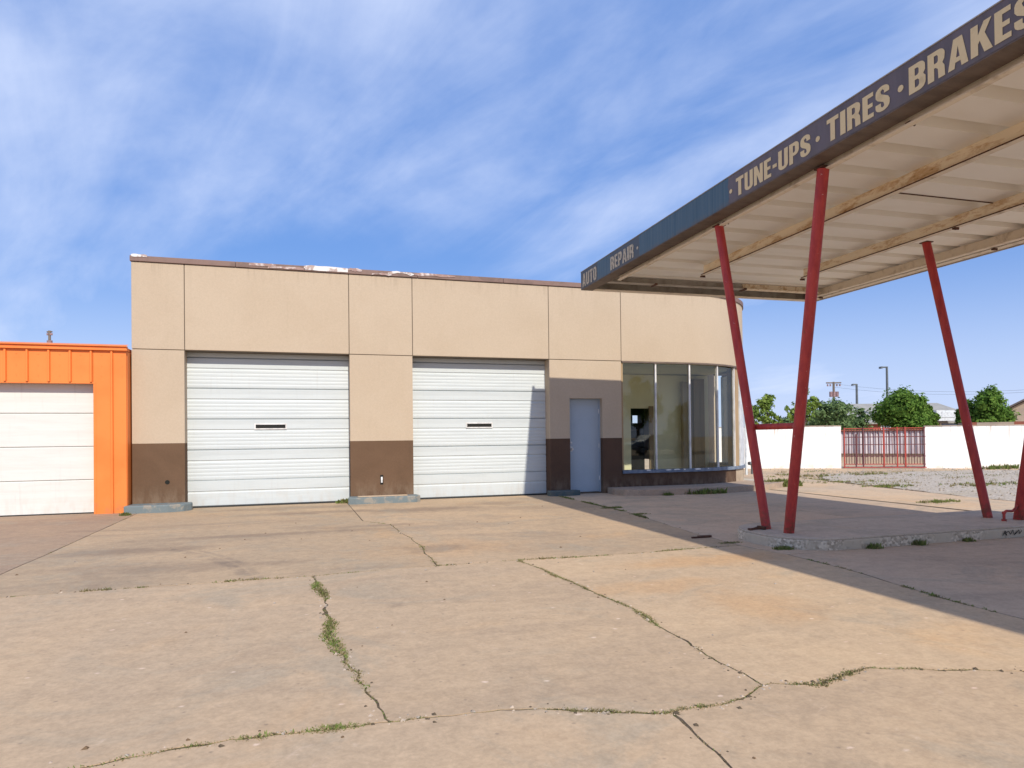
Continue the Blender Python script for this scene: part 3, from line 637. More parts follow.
# glazing
def wp(s):  # along the front then round the curve, s in metres of front X or degrees
    return s
mull = [(7.085, YF), (7.97, YF), (8.89, YF)]+[cp(t_) for t_ in (17.5, 33, 52, 70, 89)]
def normal(i):
    th = (0, 0, 0, 17.5, 33, 52, 70, 89)[i]; return Vector((math.sin(R(th)), -math.cos(R(th)), 0)), Vector((math.cos(R(th)), math.sin(R(th)), 0))
zs0, zs1 = .515, ZM-.035
for i, (mx, my) in enumerate(mull):
    nn, tt = normal(i); c_ = Vector((mx, my, 0))-nn*.055
    if i == 0: c_.x += .0
    wd = .018
    p = [c_+tt*wd+nn*.035, c_-tt*wd+nn*.035, c_-tt*wd-nn*.035, c_+tt*wd-nn*.035]
    MB().prism([(v.x, v.y) for v in p][::-1], zs0, zs1).build('mullion', 'white_frame' if i else 'wood_tan', BX)
for i in (0, 1, 2, 3, 5, 6):
    n0, _ = normal(i); n1, _ = normal(i+1); a = Vector((*mull[i], 0))-n0*.06; b_ = Vector((*mull[i+1], 0))-n1*.06
    dv = (b_-a).normalized(); a += dv*.019; b_ -= dv*.019; off = Vector((-dv.y, dv.x, 0))*.006
    MB().add([(a.x, a.y, zs0), (b_.x, b_.y, zs0), (b_.x, b_.y, zs1), (a.x, a.y, zs1)], [(0, 1, 2, 3)]).build('window_pane', 'glass', BX)
# room behind the glass
def hid(name, mt, *boxes):
    for q in boxes: MB().box(*q).build(name, mt, BX)
hid('showroom_floor', 'floor_int', (7.1, 11.5, 14.55, 17.5, .02, .12))
b = MB(); b.prism([(7.1, 14.5), (AC, 14.5)]+[cp(t_, .32) for t_ in range(5, 91, 5)]+[(11.55, 21.4), (7.1, 21.4)], ZM+.05, ZM+.08); b.build('showroom_ceiling', 'cream_wall', BX)
hid('inner_wall', 'cream_wall', (6.9, 7.06, 14.56, 17.5, 0, 3.1), (7.06, 8.98, 17.5, 17.62, 0, 3.1), (9.62, 11.56, 17.5, 17.62, 0, 3.1), (8.98, 9.62, 17.5, 17.62, 2.12, 3.1))
hid('inner_door_frame', 'wood_panel', (9.56, 9.70, 17.46, 17.498, .12, 2.18))
hid('back_wall_panel', 'wood_tan', (10.95, 11.3, 17.30, 17.49, .12, 2.98))  # tan upright blocks for the darker end of the back wall
hid('back_wall_panel', 'stucco_tan', (10.62, 10.94, 17.36, 17.49, .12, 2.9))
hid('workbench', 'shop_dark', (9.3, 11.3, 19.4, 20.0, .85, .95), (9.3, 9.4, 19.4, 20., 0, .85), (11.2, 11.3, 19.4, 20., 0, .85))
hid('wall_shelf', 'roof_dark', (9.4, 11.0, 20.9, 21.4, 1.5, 1.56), (9.6, 10.9, 20.9, 21.4, 1.2, 1.25))
band(33.6, 39, .03, .20, .516, ZM-.036).build('corner_column', 'wood_tan', BX, smooth=True)
band(39.1, 51.3, .0, .12, .516, ZM-.036).build('corner_trim', 'pipe_pale', BX, smooth=True)
# downspout on the curved corner
p = Vector((*cp(50, -.05), 0))
b = MB(); b.tube((p.x, p.y, .25), (p.x, p.y, 3.05), .035, n=10); b.build('downspout', 'pipe_pale', BX, smooth=True)
# kerbs before the piers
def kerb(poly, z, mt, label, extra=None):
    b = MB(); b.prism(poly, -.03, z); b.thing('kerb_block', mt, label, 'kerb', 'painted concrete kerbs at the foot of the piers', bevel=.02)
kerb([(-3.18, 13.72), (-2.45, 13.70), (-2.20, 13.80), (-2.08, 13.98), (-2.10, 14.19), (-3.13, 14.19), (-3.16, 13.9)], .14, 'curb_paint', 'blue grey painted kerb block at the foot of the pier beside the orange building')
kerb([(.80, 13.86), (.95, 13.80), (1.6, 13.83), (2.14, 13.81), (2.27, 13.90), (2.24, 14.19), (.84, 14.19)], .135, 'curb_paint', 'cracked grey kerb block at the foot of the pier between the two garage doors')
kerb([(5.15, 13.90), (5.72, 13.88), (5.90, 13.98), (5.88, 14.19), (5.17, 14.19)], .11, 'curb_green', 'dark green kerb block beside the steel door')
b = MB(); b.box(1.0, 2.0, 13.86, 14.05, .137, .150); b.thing('broken_board', 'concrete_drive', 'pale flat fragment lying on the cracked kerb between the garage doors', 'fragment', bevel=.01)
# curved step under the glazed corner
o_ = [(6.66, 14.19), (6.62, 13.75), (6.70, 13.42), (6.95, 13.22), (7.4, 13.15), (AC, 13.14)]+[(AC+4.06*math.sin(R(t_)), AY-4.06*math.cos(R(t_))) for t_ in range(4, 43, 3)]
i_ = [cp(t_, -.003) for t_ in range(42, -1, -3)]+[(7.062, 14.197), (7.062, 14.19)]
MB().prism(o_+i_, -.04, .13).thing('entrance_step', 'concrete_step', 'low curved concrete step along the foot of the glazed corner', 'step', bevel=.012)
# small dark meter at the corner foot
mx, my = ground(752, 474)
b = MB(); b.tube((mx, my, 0), (mx, my, .42), .035); b.tube((mx-.12, my, .36), (mx+.2, my, .36), .06); b.tube((mx+.1, my-.1, .3), (mx+.1, my+.1, .3), .08)
b.thing('gas_meter', 'pole_grey', 'small dark meter pipe standing beyond the curved corner of the shop', 'meter', smooth=True)
# ------------------------------------------------------------------ orange building
OX = empty('orange_building', (-6.5, 13.9, 0), 'bright orange ribbed metal building with a cream garage door left of the shop', 'building')
YO = 13.92
def osheet(x0, x1, z0, z1): MB().box(x0, x1, YO, YO+.05, z0, z1).build('wall_sheet', 'orange_metal', OX)
seams = [-3.40+.0]
xs = [-3.40-.333*i for i in range(0, 12)]
xe = -3.165
prev = xe
for x in xs:
    a, b_ = x, prev
    if b_ <= -3.72: osheet(a+.002, b_-.002, 2.41, 2.99)
    elif a < -3.72: osheet(-3.70, b_-.002, -.02, 2.99); osheet(a+.002, -3.704, 2.41, 2.99)
    else: osheet(a+.002, b_-.002, -.02, 2.99)
    prev = a
    zb = -.02 if x > -3.70 else 2.41
    for zs_ in (2.52, 2.70, 2.90)+((.12, .9, 1.7) if zb < 1 else ()): MB().tube((x+.166, YO-.001, zs_), (x+.166, YO-.006, zs_), .009, n=6).build('screw', 'orange_metal', OX)
    b = MB(); b.prism([(x-.026, YO-.002), (x-.013, YO-.035), (x+.013, YO-.035), (x+.026, YO-.002)], zb, 2.99); b.build('standing_rib', 'orange_metal', OX)
b = MB(); b.box(-7.5, -3.14, YO-.06, YO+.06, 2.992, 3.02); b.box(-7.5, -3.15, YO-.045, YO+.06, 3.02, 3.075); b.add([(-7.5, YO-.08, 3.075), (-3.14, YO-.08, 3.075), (-3.14, YO+.1, 3.12), (-7.5, YO+.1, 3.12), (-7.5, YO-.08, 3.062), (-3.14, YO-.08, 3.062)], [(0, 1, 2, 3), (4, 5, 1, 0)])
b.build('eave_trim', 'orange_metal', OX)
MB().box(-3.70, -3.66, YO-.006, YO+.16, 0, 2.38).build('jamb_trim', 'orange_metal', OX)
MB().box(-7.5, -3.66, YO-.008, YO+.16, 2.381, 2.409).build('head_trim', 'orange_metal', OX)
MB().box(-7.5, -3.17, YO+.1, 21.5, 3.0, 3.06).build('roof', 'orange_metal', OX)
MB().box(-3.20, -3.16, YO+.051, 21.5, 0, 2.98).build('side_wall', 'orange_metal', OX)
gd = garage(OX, -7.4, -3.71, YO+.20, 2.45, 'door_cream', None, True); gd['label'] = 'cream sectional garage door'
# ------------------------------------------------------------------ canopy
CN = empty('canopy', (7.9, 7.0, .13), 'long flat forecourt canopy on slanted red posts with painted repair words on its edge', 'canopy')
Y1, Y0c, XL, XR = 12.15, -4.0, 5.20, 10.62
CTH = R(1.7)
def cwz(lx, ly, z):   # canopy frame to world: it stands a little askew to the shop front
    lx = lx*KX
    return (5.085+lx*math.cos(CTH)+ly*math.sin(CTH), 11.9-lx*math.sin(CTH)+ly*math.cos(CTH), z-.065+.006*ly)
KX = .965
def sh(b):   # the roof plane falls a little towards the shop
    b.v = [cwz(x-5.2, y_-12.15, z) for x, y_, z in b.v]; return b
def cbuild(b, name, mt, parent=CN, **k): return sh(b).build(name, mt, parent, **k)
ys = [Y1, 9.0, 6.0, 3.0, 0, Y0c]
fl = cbuild(MB().box(XL, XL+.03, Y0c, Y1, 4.205, 4.535), 'fascia', 'fascia_paint')
cbuild(MB().box(XL-.006, XL+.06, Y0c-.01, Y1+.01, 4.536, 4.545), 'fascia_cap', 'edge_grey')
for a, b_ in zip(ys[:-1], ys[1:]): cbuild(MB().box(XL+.002, 5.44, b_+.002, a-.002, 4.192, 4.203), 'soffit_strip', 'soffit_brown')
cbuild(MB().box(XL+.031, XR-.031, Y1-.03, Y1, 4.205, 4.50), 'fascia', 'edge_grey')
cbuild(MB().box(5.442, XR-.03, Y1-.16, Y1-.001, 4.190, 4.202), 'soffit_strip', 'trim_cream')
cbuild(MB().box(XR-.03, XR, Y0c, Y1, 4.205, 4.50), 'fascia', 'edge_grey')
cbuild(MB().box(XR-.16, XR-.002, Y0c, Y1-.162, 4.190, 4.202), 'soffit_strip', 'trim_cream')
cbuild(MB().box(XR-.002, XR+.03, Y0c, Y1, 4.175, 4.215), 'fascia_cap', 'edge_grey')
# ribbed roof deck: one pan after another, running across the canopy
P = .57
def pan():
    prof = [(0, 4.345), (.385, 4.345), (.40, 4.36), (.435, 4.475), (.45, 4.48), (.53, 4.48), (.545, 4.47), (.57, 4.345)]
    b = MB(); n = len(prof)
    for X in (XL+.04, XR-.04):
        b.v += [(X, y_, z) for y_, z in prof]
    for i in range(n-1): b.f.append((i, n+i, n+i+1, i+1)); b.mi.append(0)
    b.v += [(X, y_, z+.012) for X in (XL+.04, XR-.04) for y_, z in prof]
    for i in range(n-1): b.f.append((2*n+i, 2*n+i+1, 3*n+i+1, 3*n+i)); b.mi.append(0)
    c_, s_ = math.cos(CTH), math.sin(CTH)
    b.v = [((x-XL)*KX*c_+y_*s_, -(x-XL)*KX*s_+y_*c_, z-.065) for x, y_, z in b.v]
    return b
pm = pan().mesh('deck_pan', 'deck_cream')
y_ = Y1-.12-P
while y_ > Y0c:
    w_ = cwz(0, y_-12.15, 0); place('deck_pan', pm, CN, (w_[0], w_[1], w_[2]+.065)); y_ -= P
cbuild(MB().add([(XL+.03, Y0c, 4.50), (XR-.03, Y0c, 4.50), (XR-.03, Y1-.03, 4.50), (XL+.03, Y1-.03, 4.50)], [(0, 1, 2, 3)]), 'roof_sheet', 'edge_grey')
# beams: channels with a lower lip
def beam(x, y0, y1, z0=4.185, mt='beam_rust', wd=.085):
    b = MB(); b.box(x, x+.012, y0, y1, z0, 4.342); o = cbuild(b, 'beam', mt)
    cbuild(MB().box(x-wd*.65, x+wd*.35, y0, y1, z0-.012, z0-.002), 'flange', 'trim_cream', o)
    cbuild(MB().box(x-wd*.65-.004, x-wd*.65-.0005, y0, y1, z0-.010, z0+.004), 'flange_lip', 'rusty_iron' if mt == 'beam_rust' else 'trim_cream', o)  # flange edge; its dark colour on rusty beams draws the shadow line
    return o
beam(5.49, Y0c, 11.0, 4.150, 'trim_cream', .06)
beam(6.88, Y0c, 10.45); beam(8.84, Y0c, 10.25); beam(10.36, Y0c, Y1-.25, 4.20, 'trim_cream', .10)
b = MB(); b.box(5.45, 8.45, 11.55, 11.60, 4.235, 4.342); b.box(5.45, 8.45, 11.46, 11.60, 4.222, 4.2345); cbuild(b, 'cross_beam', 'edge_grey')
b = MB(); b.box(8.47, 10.3, 11.55, 11.60, 4.24, 4.342); b.box(8.47, 10.3, 11.46, 11.60, 4.227, 4.2395); cbuild(b, 'cross_beam', 'beam_rust')
b = MB(); b.box(8.43, 8.49, 11.44, 11.62, 4.205, 4.24); b.box(6.45, 6.50, 11.44, 11.62, 4.205, 4.235); cbuild(b, 'splice_plate', 'rusty_iron')
for x, yy in ((5.52, 11.02), (5.50, 7.74), (5.50, 4.87), (6.88, 10.48), (8.84, 10.28), (8.82, 7.22), (10.40, 7.9), (10.4, 11.6)):
    b = MB(); b.box(x-.035, x+.035, yy-.025, yy+.025, 4.15, 4.175); b.tube((x-.05, yy, 4.155), (x+.05, yy, 4.155), .010, n=8)
    cbuild(b, 'bracket', 'rusty_iron')
cbuild(MB().box(7.15, 8.90, 6.70, 6.712, 4.332, 4.342), 'rusty_seam', 'rusty_iron')
cbuild(MB().box(9.1, 10.3, 6.70, 6.712, 4.332, 4.342), 'rusty_seam', 'rusty_iron')
# posts
def post(a, b_, r_=.068):
    o = MB().tube(a, b_, r_, n=20).build('post', 'post_red', CN, smooth=True); o['label'] = 'slanted red steel post'
    return o
zi = .125
PT = []
def ctop(lx, ly, z): p = cwz(lx/KX, ly, 0); PT.append((p[0], p[1], z)); return PT[-1]
post((5.49, 7.08, zi), ctop(.27, -4.29, 4.060), .057); post((5.50, 6.69, zi), ctop(.25, -6.24, 4.058), .060)
post((8.96, 6.90, zi), ctop(3.73, -4.25, 4.085), .058); post((9.12, 6.60, zi), ctop(3.66, -6.2, 4.075), .066)
for x, ya, yb, z in ((5.50, 7.27, 6.54, 1.405),):
    MB().tube((x, yb, z), (x, ya, z), .038, n=10).build('cross_bar', 'post_red', CN, smooth=True)
for x, yy, z in PT:
    MB().box(x-.062, x+.062, yy-.065, yy+.065, z-.004, z+.008).build('post_plate', 'rusty_iron', CN)
# lettering: flat heavy condensed capitals
def rr(x0, y0, x1, y1, r_, corners='1111', n=4):   # rounded rectangle, corners bl br tr tl
    pts = []
    for i, (cx, cy, a0) in enumerate(((x0, y0, 180), (x1, y0, 270), (x1, y1, 0), (x0, y1, 90))):
        if corners[i] == '0': pts.append((cx, cy)); continue
        ccx = cx+(r_ if cx == x0 else -r_); ccy = cy+(r_ if cy == y0 else -r_)
        for k in range(n+1):
            a = R(a0+90*k/n); pts.append((ccx+r_*math.cos(a), ccy+r_*math.sin(a)))
    return pts
def arc(cx, cy, rx, ry, a0, a1, n=8): return [(cx+rx*math.cos(R(a0+(a1-a0)*k/n)), cy+ry*math.sin(R(a0+(a1-a0)*k/n))) for k in range(n+1)]
s_ = .2
G = {
 'I': (.24, [[[(0, 0), (.24, 0), (.24, 1), (0, 1)]]]),
 'T': (.56, [[[(.17, 0), (.39, 0), (.39, .82), (.56, .82), (.56, 1), (0, 1), (0, .82), (.17, .82)]]]),
 'E': (.46, [[[(0, 0), (.46, 0), (.46, .17), (.22, .17), (.22, .42), (.42, .42), (.42, .58), (.22, .58), (.22, .83), (.45, .83), (.45, 1), (0, 1)]]]),
 'N': (.60, [[[(0, 0), (.2, 0), (.2, .52), (.40, 0), (.60, 0), (.60, 1), (.40, 1), (.40, .50), (.21, 1), (0, 1)]]]),
 'K': (.62, [[[(0, 0), (.22, 0), (.22, .34), (.27, .44), (.40, 0), (.64, 0), (.42, .62), (.62, 1), (.39, 1), (.22, .64), (.22, 1), (0, 1)]]]),
 'A': (.64, [[[(0, 0), (.21, 0), (.24, .19), (.40, .19), (.43, 0), (.64, 0), (.46, 1), (.18, 1)], [(.265, .35), (.32, .72), (.375, .35)]]]),
 'U': (.58, [[[(0, 1), (0, .2)]+arc(.29, .22, .29, .22, 190, 350)+[(.58, .24), (.58, 1), (.36, 1), (.36, .22)]+arc(.29, .22, .07, .06, 0, -180)+[(.22, 1)]]]),
 'O': (.58, [[rr(0, 0, .58, 1, .24, n=6), rr(.22, .17, .36, .83, .065)]]),
 'P': (.56, [[[(0, 0), (.22, 0), (.22, .36), (.34, .36)]+arc(.34, .58, .22, .22, -90, 0)+arc(.34, .78, .22, .22, 0, 90)+[(0, 1)], [(.22, .52), (.22, .84), (.30, .84), (.34, .79), (.34, .57), (.30, .52)]]]),
 'R': (.60, [[[(0, 0), (.22, 0), (.22, .42), (.27, .42), (.345, .34), (.36, 0), (.585, 0), (.565, .36), (.50, .48), (.565, .60), (.58, .76)]+arc(.36, .78, .22, .22, 10, 90, 5)+[(0, 1)], [(.22, .57), (.22, .84), (.31, .84), (.35, .79), (.35, .62), (.31, .57)]]]),
 'B': (.60, [[[(0, 0)]+arc(.38, .22, .22, .22, -90, 0, 5)+[(.60, .40), (.52, .51), (.59, .62), (.59, .78)]+arc(.37, .78, .22, .22, 0, 90, 5)+[(0, 1)], [(.22, .16), (.22, .43), (.32, .43), (.37, .37), (.37, .22), (.32, .16)], [(.22, .58), (.22, .84), (.31, .84), (.36, .79), (.36, .63), (.31, .58)]]]),
 'S': (.56, [[[(0, .34), (0, .2)]+arc(.28, .21, .28, .21, 180, 360, 8)+[(.56, .36), (.50, .49), (.24, .68), (.21, .79), (.28, .86), (.345, .79), (.345, .68), (.55, .68), (.55, .79)]+arc(.28, .79, .27, .21, 0, 180, 8)+[(.01, .62), (.08, .50), (.31, .34), (.345, .24), (.34, .18), (.28, .14), (.22, .19), (.22, .34)]]]),
 '-': (.30, [[[(.02, .34), (.28, .34), (.28, .52), (.02, .52)]]]),
 '.': (.24, [[arc(.12, .46, .12, .125, 0, 345, 11)]]),
}
def word(txt, ya, yb, z0, h, mt, seed=0):     # reads from ya (far) down to yb (near)
    ws = [G[c][0] for c in txt]; gap = .075; tot = sum(ws)+gap*(len(txt)-1); k = (ya-yb)/tot; x = 0
    for c, wd in zip(txt, ws):
        b = MB()
        for g in G[c][1]:
            loops = [[Vector((px, pz, 0)) for px, pz in l] for l in g]
            tris = tessellate_polygon(loops); flat = [p for l in loops for p in l]
            b.add([(XL-.004, ya-(x+p.x)*k, z0+p.y*h) for p in flat], [t_ for t_ in tris])
        cbuild(b, 'letter', mt, fl); x += wd+gap
word('AUTO', 12.064, 11.375, 4.232, .245, 'letter_worn'); word('REPAIR', 10.753, 9.84, 4.240, .222, 'letter_worn'); word('.', 9.74, 9.68, 4.255, .2, 'letter_worn')
word('.', 7.205, 7.145, 4.25, .21, 'letter_tan'); word('TUNE-UPS', 7.068, 5.788, 4.243, .215, 'letter_tan'); word('.', 5.715, 5.655, 4.24, .225, 'letter_tan')
word('TIRES', 5.558, 4.80, 4.245, .222, 'letter_tan'); word('.', 4.715, 4.655, 4.24, .23, 'letter_tan'); word('BRAKES', 4.601, 3.555, 4.243, .232, 'letter_tan')
# ------------------------------------------------------------------ island
il = rr(5.15, 6.12, 11.0, 7.62, .62, '1001', 9)
isl = empty('pump_island', (8, 6.9, 0), 'long low concrete island with a rounded end carrying the slanted red posts', 'kerb island')
b = MB(); ii = inset(il, .012); n = len(ii)
b.prism(rough(il+[il[0]], .004, .4, 3)[:-1], -.04, .108); b.build('kerb_face', 'island_face', isl, bevel=.012)
MB().prism(rr(5.165, 6.135, 10.98, 7.605, .60, '1001', 9), .109, .13).build('top_slab', 'concrete_island', isl, bevel=.006)
b = MB()   # scribbled spray paint on the kerb face
gx = 8.15
gp = [(gx+.02, .03), (gx+.06, .09), (gx+.09, .03), (gx+.05, .06), (gx+.12, .08), (gx+.15, .04), (gx+.19, .095), (gx+.21, .03), (gx+.25, .07), (gx+.23, .04), (gx+.29, .09), (gx+.30, .04), (gx+.34, .08)]
for (xa, za), (xb, zb) in zip(gp[:-1], gp[1:]):
    L = math.hypot(xb-xa, zb-za); nx, nz = -(zb-za)/L*.005, (xb-xa)/L*.005
    b.add([(xa-nx, 6.109, za-nz), (xb-nx, 6.109, zb-nz), (xb+nx, 6.109, zb+nz), (xa+nx, 6.109, za+nz)], [(0, 1, 2, 3)])
b.build('spray_scribble', 'black', isl)
# bent red pipe stub and scrap iron
b = MB(); b.path([(8.80, 6.56, .13), (8.80, 6.56, .24), (8.84, 6.555, .262), (8.94, 6.55, .255), (9.01, 6.55, .30), (9.06, 6.56, .37), (9.09, 6.57, .46)], .017, 8); b.tube((8.80, 6.56, .125), (8.80, 6.56, .155), .030, n=10); b.tube((8.80, 6.56, .225), (8.80, 6.56, .255), .024, n=10)
b.thing('bent_pipe', 'post_red', 'thin bent red pipe rising from the island beside the rightmost red post', 'pipe', smooth=True)
b = MB(); b.box(5.22, 5.42, 7.05, 7.09, .131, .15); b.box(5.38, 5.42, 7.0, 7.12, .131, .17); b.tube((5.20, 7.02, .14), (5.40, 7.12, .15), .012); b.thing('iron_bracket', 'rusty_iron', 'rusty iron bracket lying on the island beside the first red post', 'scrap iron')
b = MB(); x, y_ = ground(700, 537.5); b.box(x-.14, x+.12, y_-.05, y_-.02, .001, .02); b.box(x-.02, x+.16, y_-.02, y_+.03, .001, .022); b.thing('rusty_scrap', 'rusty_iron', 'flat piece of rusty scrap on the concrete left of the island end', 'scrap iron')
# ------------------------------------------------------------------ walls and gate beyond
def wall_line(name, a, b_, h, label):
    t0 = empty(name, ((a[0]+b_[0])/2, (a[1]+b_[1])/2, -.07), label, 'wall', 'white boundary walls')
    d_ = Vector((b_[0]-a[0], b_[1]-a[1], 0)); L = d_.length; d_.normalize(); nn = Vector((d_.y, -d_.x, 0)); n = round(L/.30)
    for i in range(n):
        p0 = Vector((a[0], a[1], 0))+d_*(L*i/n+.001); p1 = Vector((a[0], a[1], 0))+d_*(L*(i+1)/n-.001); m_ = p0.lerp(p1, .12); m2 = p0.lerp(p1, .88)
        q = [p0, m_+nn*.006, m2+nn*.006, p1, p1-nn*.05, p0-nn*.05]
        MB().prism([(v.x, v.y) for v in q], -.07, h+random.uniform(-.008, .008)).build('wall_sheet', 'fence_white', t0)
    q0, q1 = Vector((a[0], a[1], 0)), Vector((b_[0], b_[1], 0))
    q = [q0+nn*.03, q1+nn*.03, q1-nn*.07, q0-nn*.07]
    MB().prism([(v.x, v.y) for v in q], h+.01, h+.035).build('wall_cap', 'gable_far', t0)
FA, FB, FC, FD = (15.2, 24.7), (20.55, 21.85), (23.15, 20.35), (31.5, 14.6)
wall_line('white_wall', FA, FB, 1.62, 'white sheet boundary wall left of the red gate with drip stains')
wall_line('white_wall', FC, FD, 1.56, 'white sheet boundary wall right of the red gate with rust drips')
GT = empty('sliding_gate', ((FB[0]+FC[0])/2, (FB[1]+FC[1])/2, -.07), 'dark red iron bar gate between the two white walls', 'gate')
ga, gb = Vector((FB[0]+.03, FB[1]-.1, 0)), Vector((FC[0]-.03, FC[1]-.08, 0)); gd_ = (gb-ga); GL = gd_.length; gd_.normalize(); gn = Vector((gd_.y, -gd_.x, 0))
def gbar(s0, s1, z0, z1, name, mt, dep=.02, off=0.):
    p = ga+gd_*s0+gn*off; q = ga+gd_*s1+gn*off
    MB().prism([(v.x, v.y) for v in (p+gn*dep, q+gn*dep, q-gn*dep, p-gn*dep)], z0, z1).build(name, mt, GT)
for z, th in ((1.50, .035), (1.16, .035), (.86, .03), (.40, .03), (.08, .035)): gbar(0, GL, z, z+th, 'rail', 'gate_red' if z > 1.3 or z < .2 else 'gate_dark')
gbar(-.02, GL+.02, -.045, -.01, 'track', 'gate_red', .05)
for f in (0., .145, .235, .485, .65, .745, .975):
    thick = .055 if f in (.485, .745) else .04
    gbar(GL*f, GL*f+thick, -.005, 1.56 if f not in (.145,) else 1.3, 'gate_post', 'gate_red' if f in (.485, .65, .745, 0.) else 'gate_dark', .03, .03)
pk = MB().box(-.009, .009, -.009, .009, 0, 1.42).mesh('picket', 'gate_dark')
for i in range(1, 30): v = ga+gd_*(GL*i/30); place('picket', pk, GT, (v.x, v.y, .10))
# shed wall seen through the gate
p0 = at(838, 440, 33.5); p1 = at(930, 440, 31.5); d_ = Vector((p1.x-p0.x, p1.y-p0.y, 0)); L = d_.length; d_.normalize(); nn = Vector((d_.y, -d_.x, 0))
SH = empty('metal_shed', (p0.x, p0.y, -.07), 'low white ribbed metal shed seen behind the bars of the red gate', 'shed')
q0 = Vector((p0.x, p0.y, 0)); n = int(L/.22)
for i in range(n):
    a = q0+d_*(i*.22+.01); c_ = q0+d_*(i*.22+.21); m1_, m2_ = a.lerp(c_, .3)+nn*.05, a.lerp(c_, .7)+nn*.05
    MB().prism([(v.x, v.y) for v in (a, m1_, m2_, c_, c_-nn*.06, a-nn*.06)], .34, 1.42).build('wall_sheet', 'shed_white', SH)
a, c_ = q0-nn*.1, q0+d_*L-nn*.1
MB().prism([(v.x, v.y) for v in (a, c_, c_-nn*2, a-nn*2)], -.07, 1.44).build('shed_body', 'gable_far', SH)
MB().prism([(v.x, v.y) for v in (a+nn*.25, c_+nn*.25, c_-nn*2.1, a-nn*2.1)], 1.45, 1.50).build('roof', 'brick_far', SH)
# ------------------------------------------------------------------ far buildings
def far_block(name, u0, u1, t, h_wall, h_roof, label, wall='brick_far', roof='roof_far', depth=9., windows=(), band_=None):
    a = at(u0, 436, t); c_ = at(u1, 436, t); a.z = c_.z = 0; d_ = (c_-a); L = d_.length; d_.normalize(); nn = Vector((d_.y, -d_.x, 0)); k = empty(name, (a.x, a.y, -.07), label, 'building')
    MB().prism([(v.x, v.y) for v in (a, c_, c_-nn*depth, a-nn*depth)], -.07, h_wall).build('wall', wall, k)
    e = .4; A = [a+nn*e-d_*e, c_+nn*e+d_*e, c_-nn*(depth+e)+d_*e, a-nn*(depth+e)-d_*e]; rdg = [a-nn*depth/2+d_*1.5, c_-nn*depth/2-d_*1.5]
    b = MB(); b.add([(v.x, v.y, h_wall-.1) for v in A]+[(v.x, v.y, h_roof) for v in rdg]+[(v.x, v.y, h_wall-.25) for v in A], [(0, 1, 5, 4), (1, 2, 5), (2, 3, 4, 5), (3, 0, 4), (6, 7, 1, 0), (7, 8, 2, 1), (8, 9, 3, 2), (9, 6, 0, 3)]); b.build('roof', roof, k)
    for s0, s1, z0, z1, mt, nm in windows:
        p = a+d_*s0; q = a+d_*s1
        fr_ = MB().prism([(v.x, v.y) for v in (p+nn*.06, q+nn*.06, q-nn*.01, p-nn*.01)], z0, z1).build(nm, 'white_frame', k)
        MB().prism([(v.x, v.y) for v in (p+nn*.08+d_*.12, q+nn*.08-d_*.12, q+nn*.05-d_*.12, p+nn*.05+d_*.12)], z0+.12, z1-.12).build('pane', mt, fr_)
    return k
far_block('brick_building', 846, 985, 62, 2.45, 4.3, 'long low brick building with a shallow grey roof behind the round trees', windows=((.8, 1.8, 1.2, 2.1, 'window_far', 'window'), (3.2, 4.2, 1.2, 2.1, 'window_far', 'window'), (8.7, 10.6, 2.5-.9, 2.35, 'window_far', 'window')))
a = at(940, 436, 61.0)
MB().box(a.x-1.3, a.x+1.3, a.y-.8, a.y+.8, 2.4, 3.35).box(a.x-.7, a.x+.8, a.y-.85, a.y-.8, 2.7, 3.2).thing('roof_unit', 'pipe_pale', 'pale boxy unit on the grey roof between the two round trees', 'roof unit')
# gabled house at the right edge
a = at(1011, 436, 50); c_ = a+Vector((a.y, -a.x, 0)).normalized()*6.4-a.normalized()*.4; a.z = c_.z = 0; d_ = (c_-a); L = d_.length; d_.normalize(); nn = Vector((d_.y, -d_.x, 0))
HG = empty('gabled_house', (a.x, a.y, -.07), 'tan gabled house with a brick foot at the far right edge', 'house')
MB().prism([(v.x, v.y) for v in (a, c_, c_-nn*7, a-nn*7)], -.07, 2.0).build('brick_base', 'brick_far', HG)
MB().prism([(v.x, v.y) for v in (a, c_, c_-nn*7, a-nn*7)], 2.003, 3.1).build('wall', 'gable_far', HG)
m_ = a.lerp(c_, .5)
b = MB(); b.add([(a.x, a.y, 3.1), (c_.x, c_.y, 3.1), (m_.x, m_.y, 4.9), ((a-nn*7).x, (a-nn*7).y, 3.1), ((c_-nn*7).x, (c_-nn*7).y, 3.1), ((m_-nn*7).x, (m_-nn*7).y, 4.9)], [(0, 1, 2), (3, 5, 4), (0, 2, 5, 3), (1, 4, 5, 2)]); b.build('gable', 'gable_far', HG)
b = MB()
e = d_*.35
for s, e_ in ((a, -e), (c_, e)):
    p = s+e_+nn*.35; q = m_+nn*.35; p2 = s+e_-nn*7.3; q2 = m_-nn*7.3
    b.add([(p.x, p.y, 2.95), (q.x, q.y, 4.95), (q2.x, q2.y, 4.95), (p2.x, p2.y, 2.95), (p.x, p.y, 3.09), (q.x, q.y, 5.09), (q2.x, q2.y, 5.09), (p2.x, p2.y, 3.09)], [(0, 1, 2, 3), (4, 5, 6, 7), (0, 1, 5, 4), (3, 2, 6, 7)])
b.build('roof', 'roof_dark', HG)
p = m_+nn*.03
MB().tube((p.x, p.y, 3.55), (p.x+nn.x*.06, p.y+nn.y*.06, 3.55), .38, n=14).build('vent', 'roof_dark', HG)
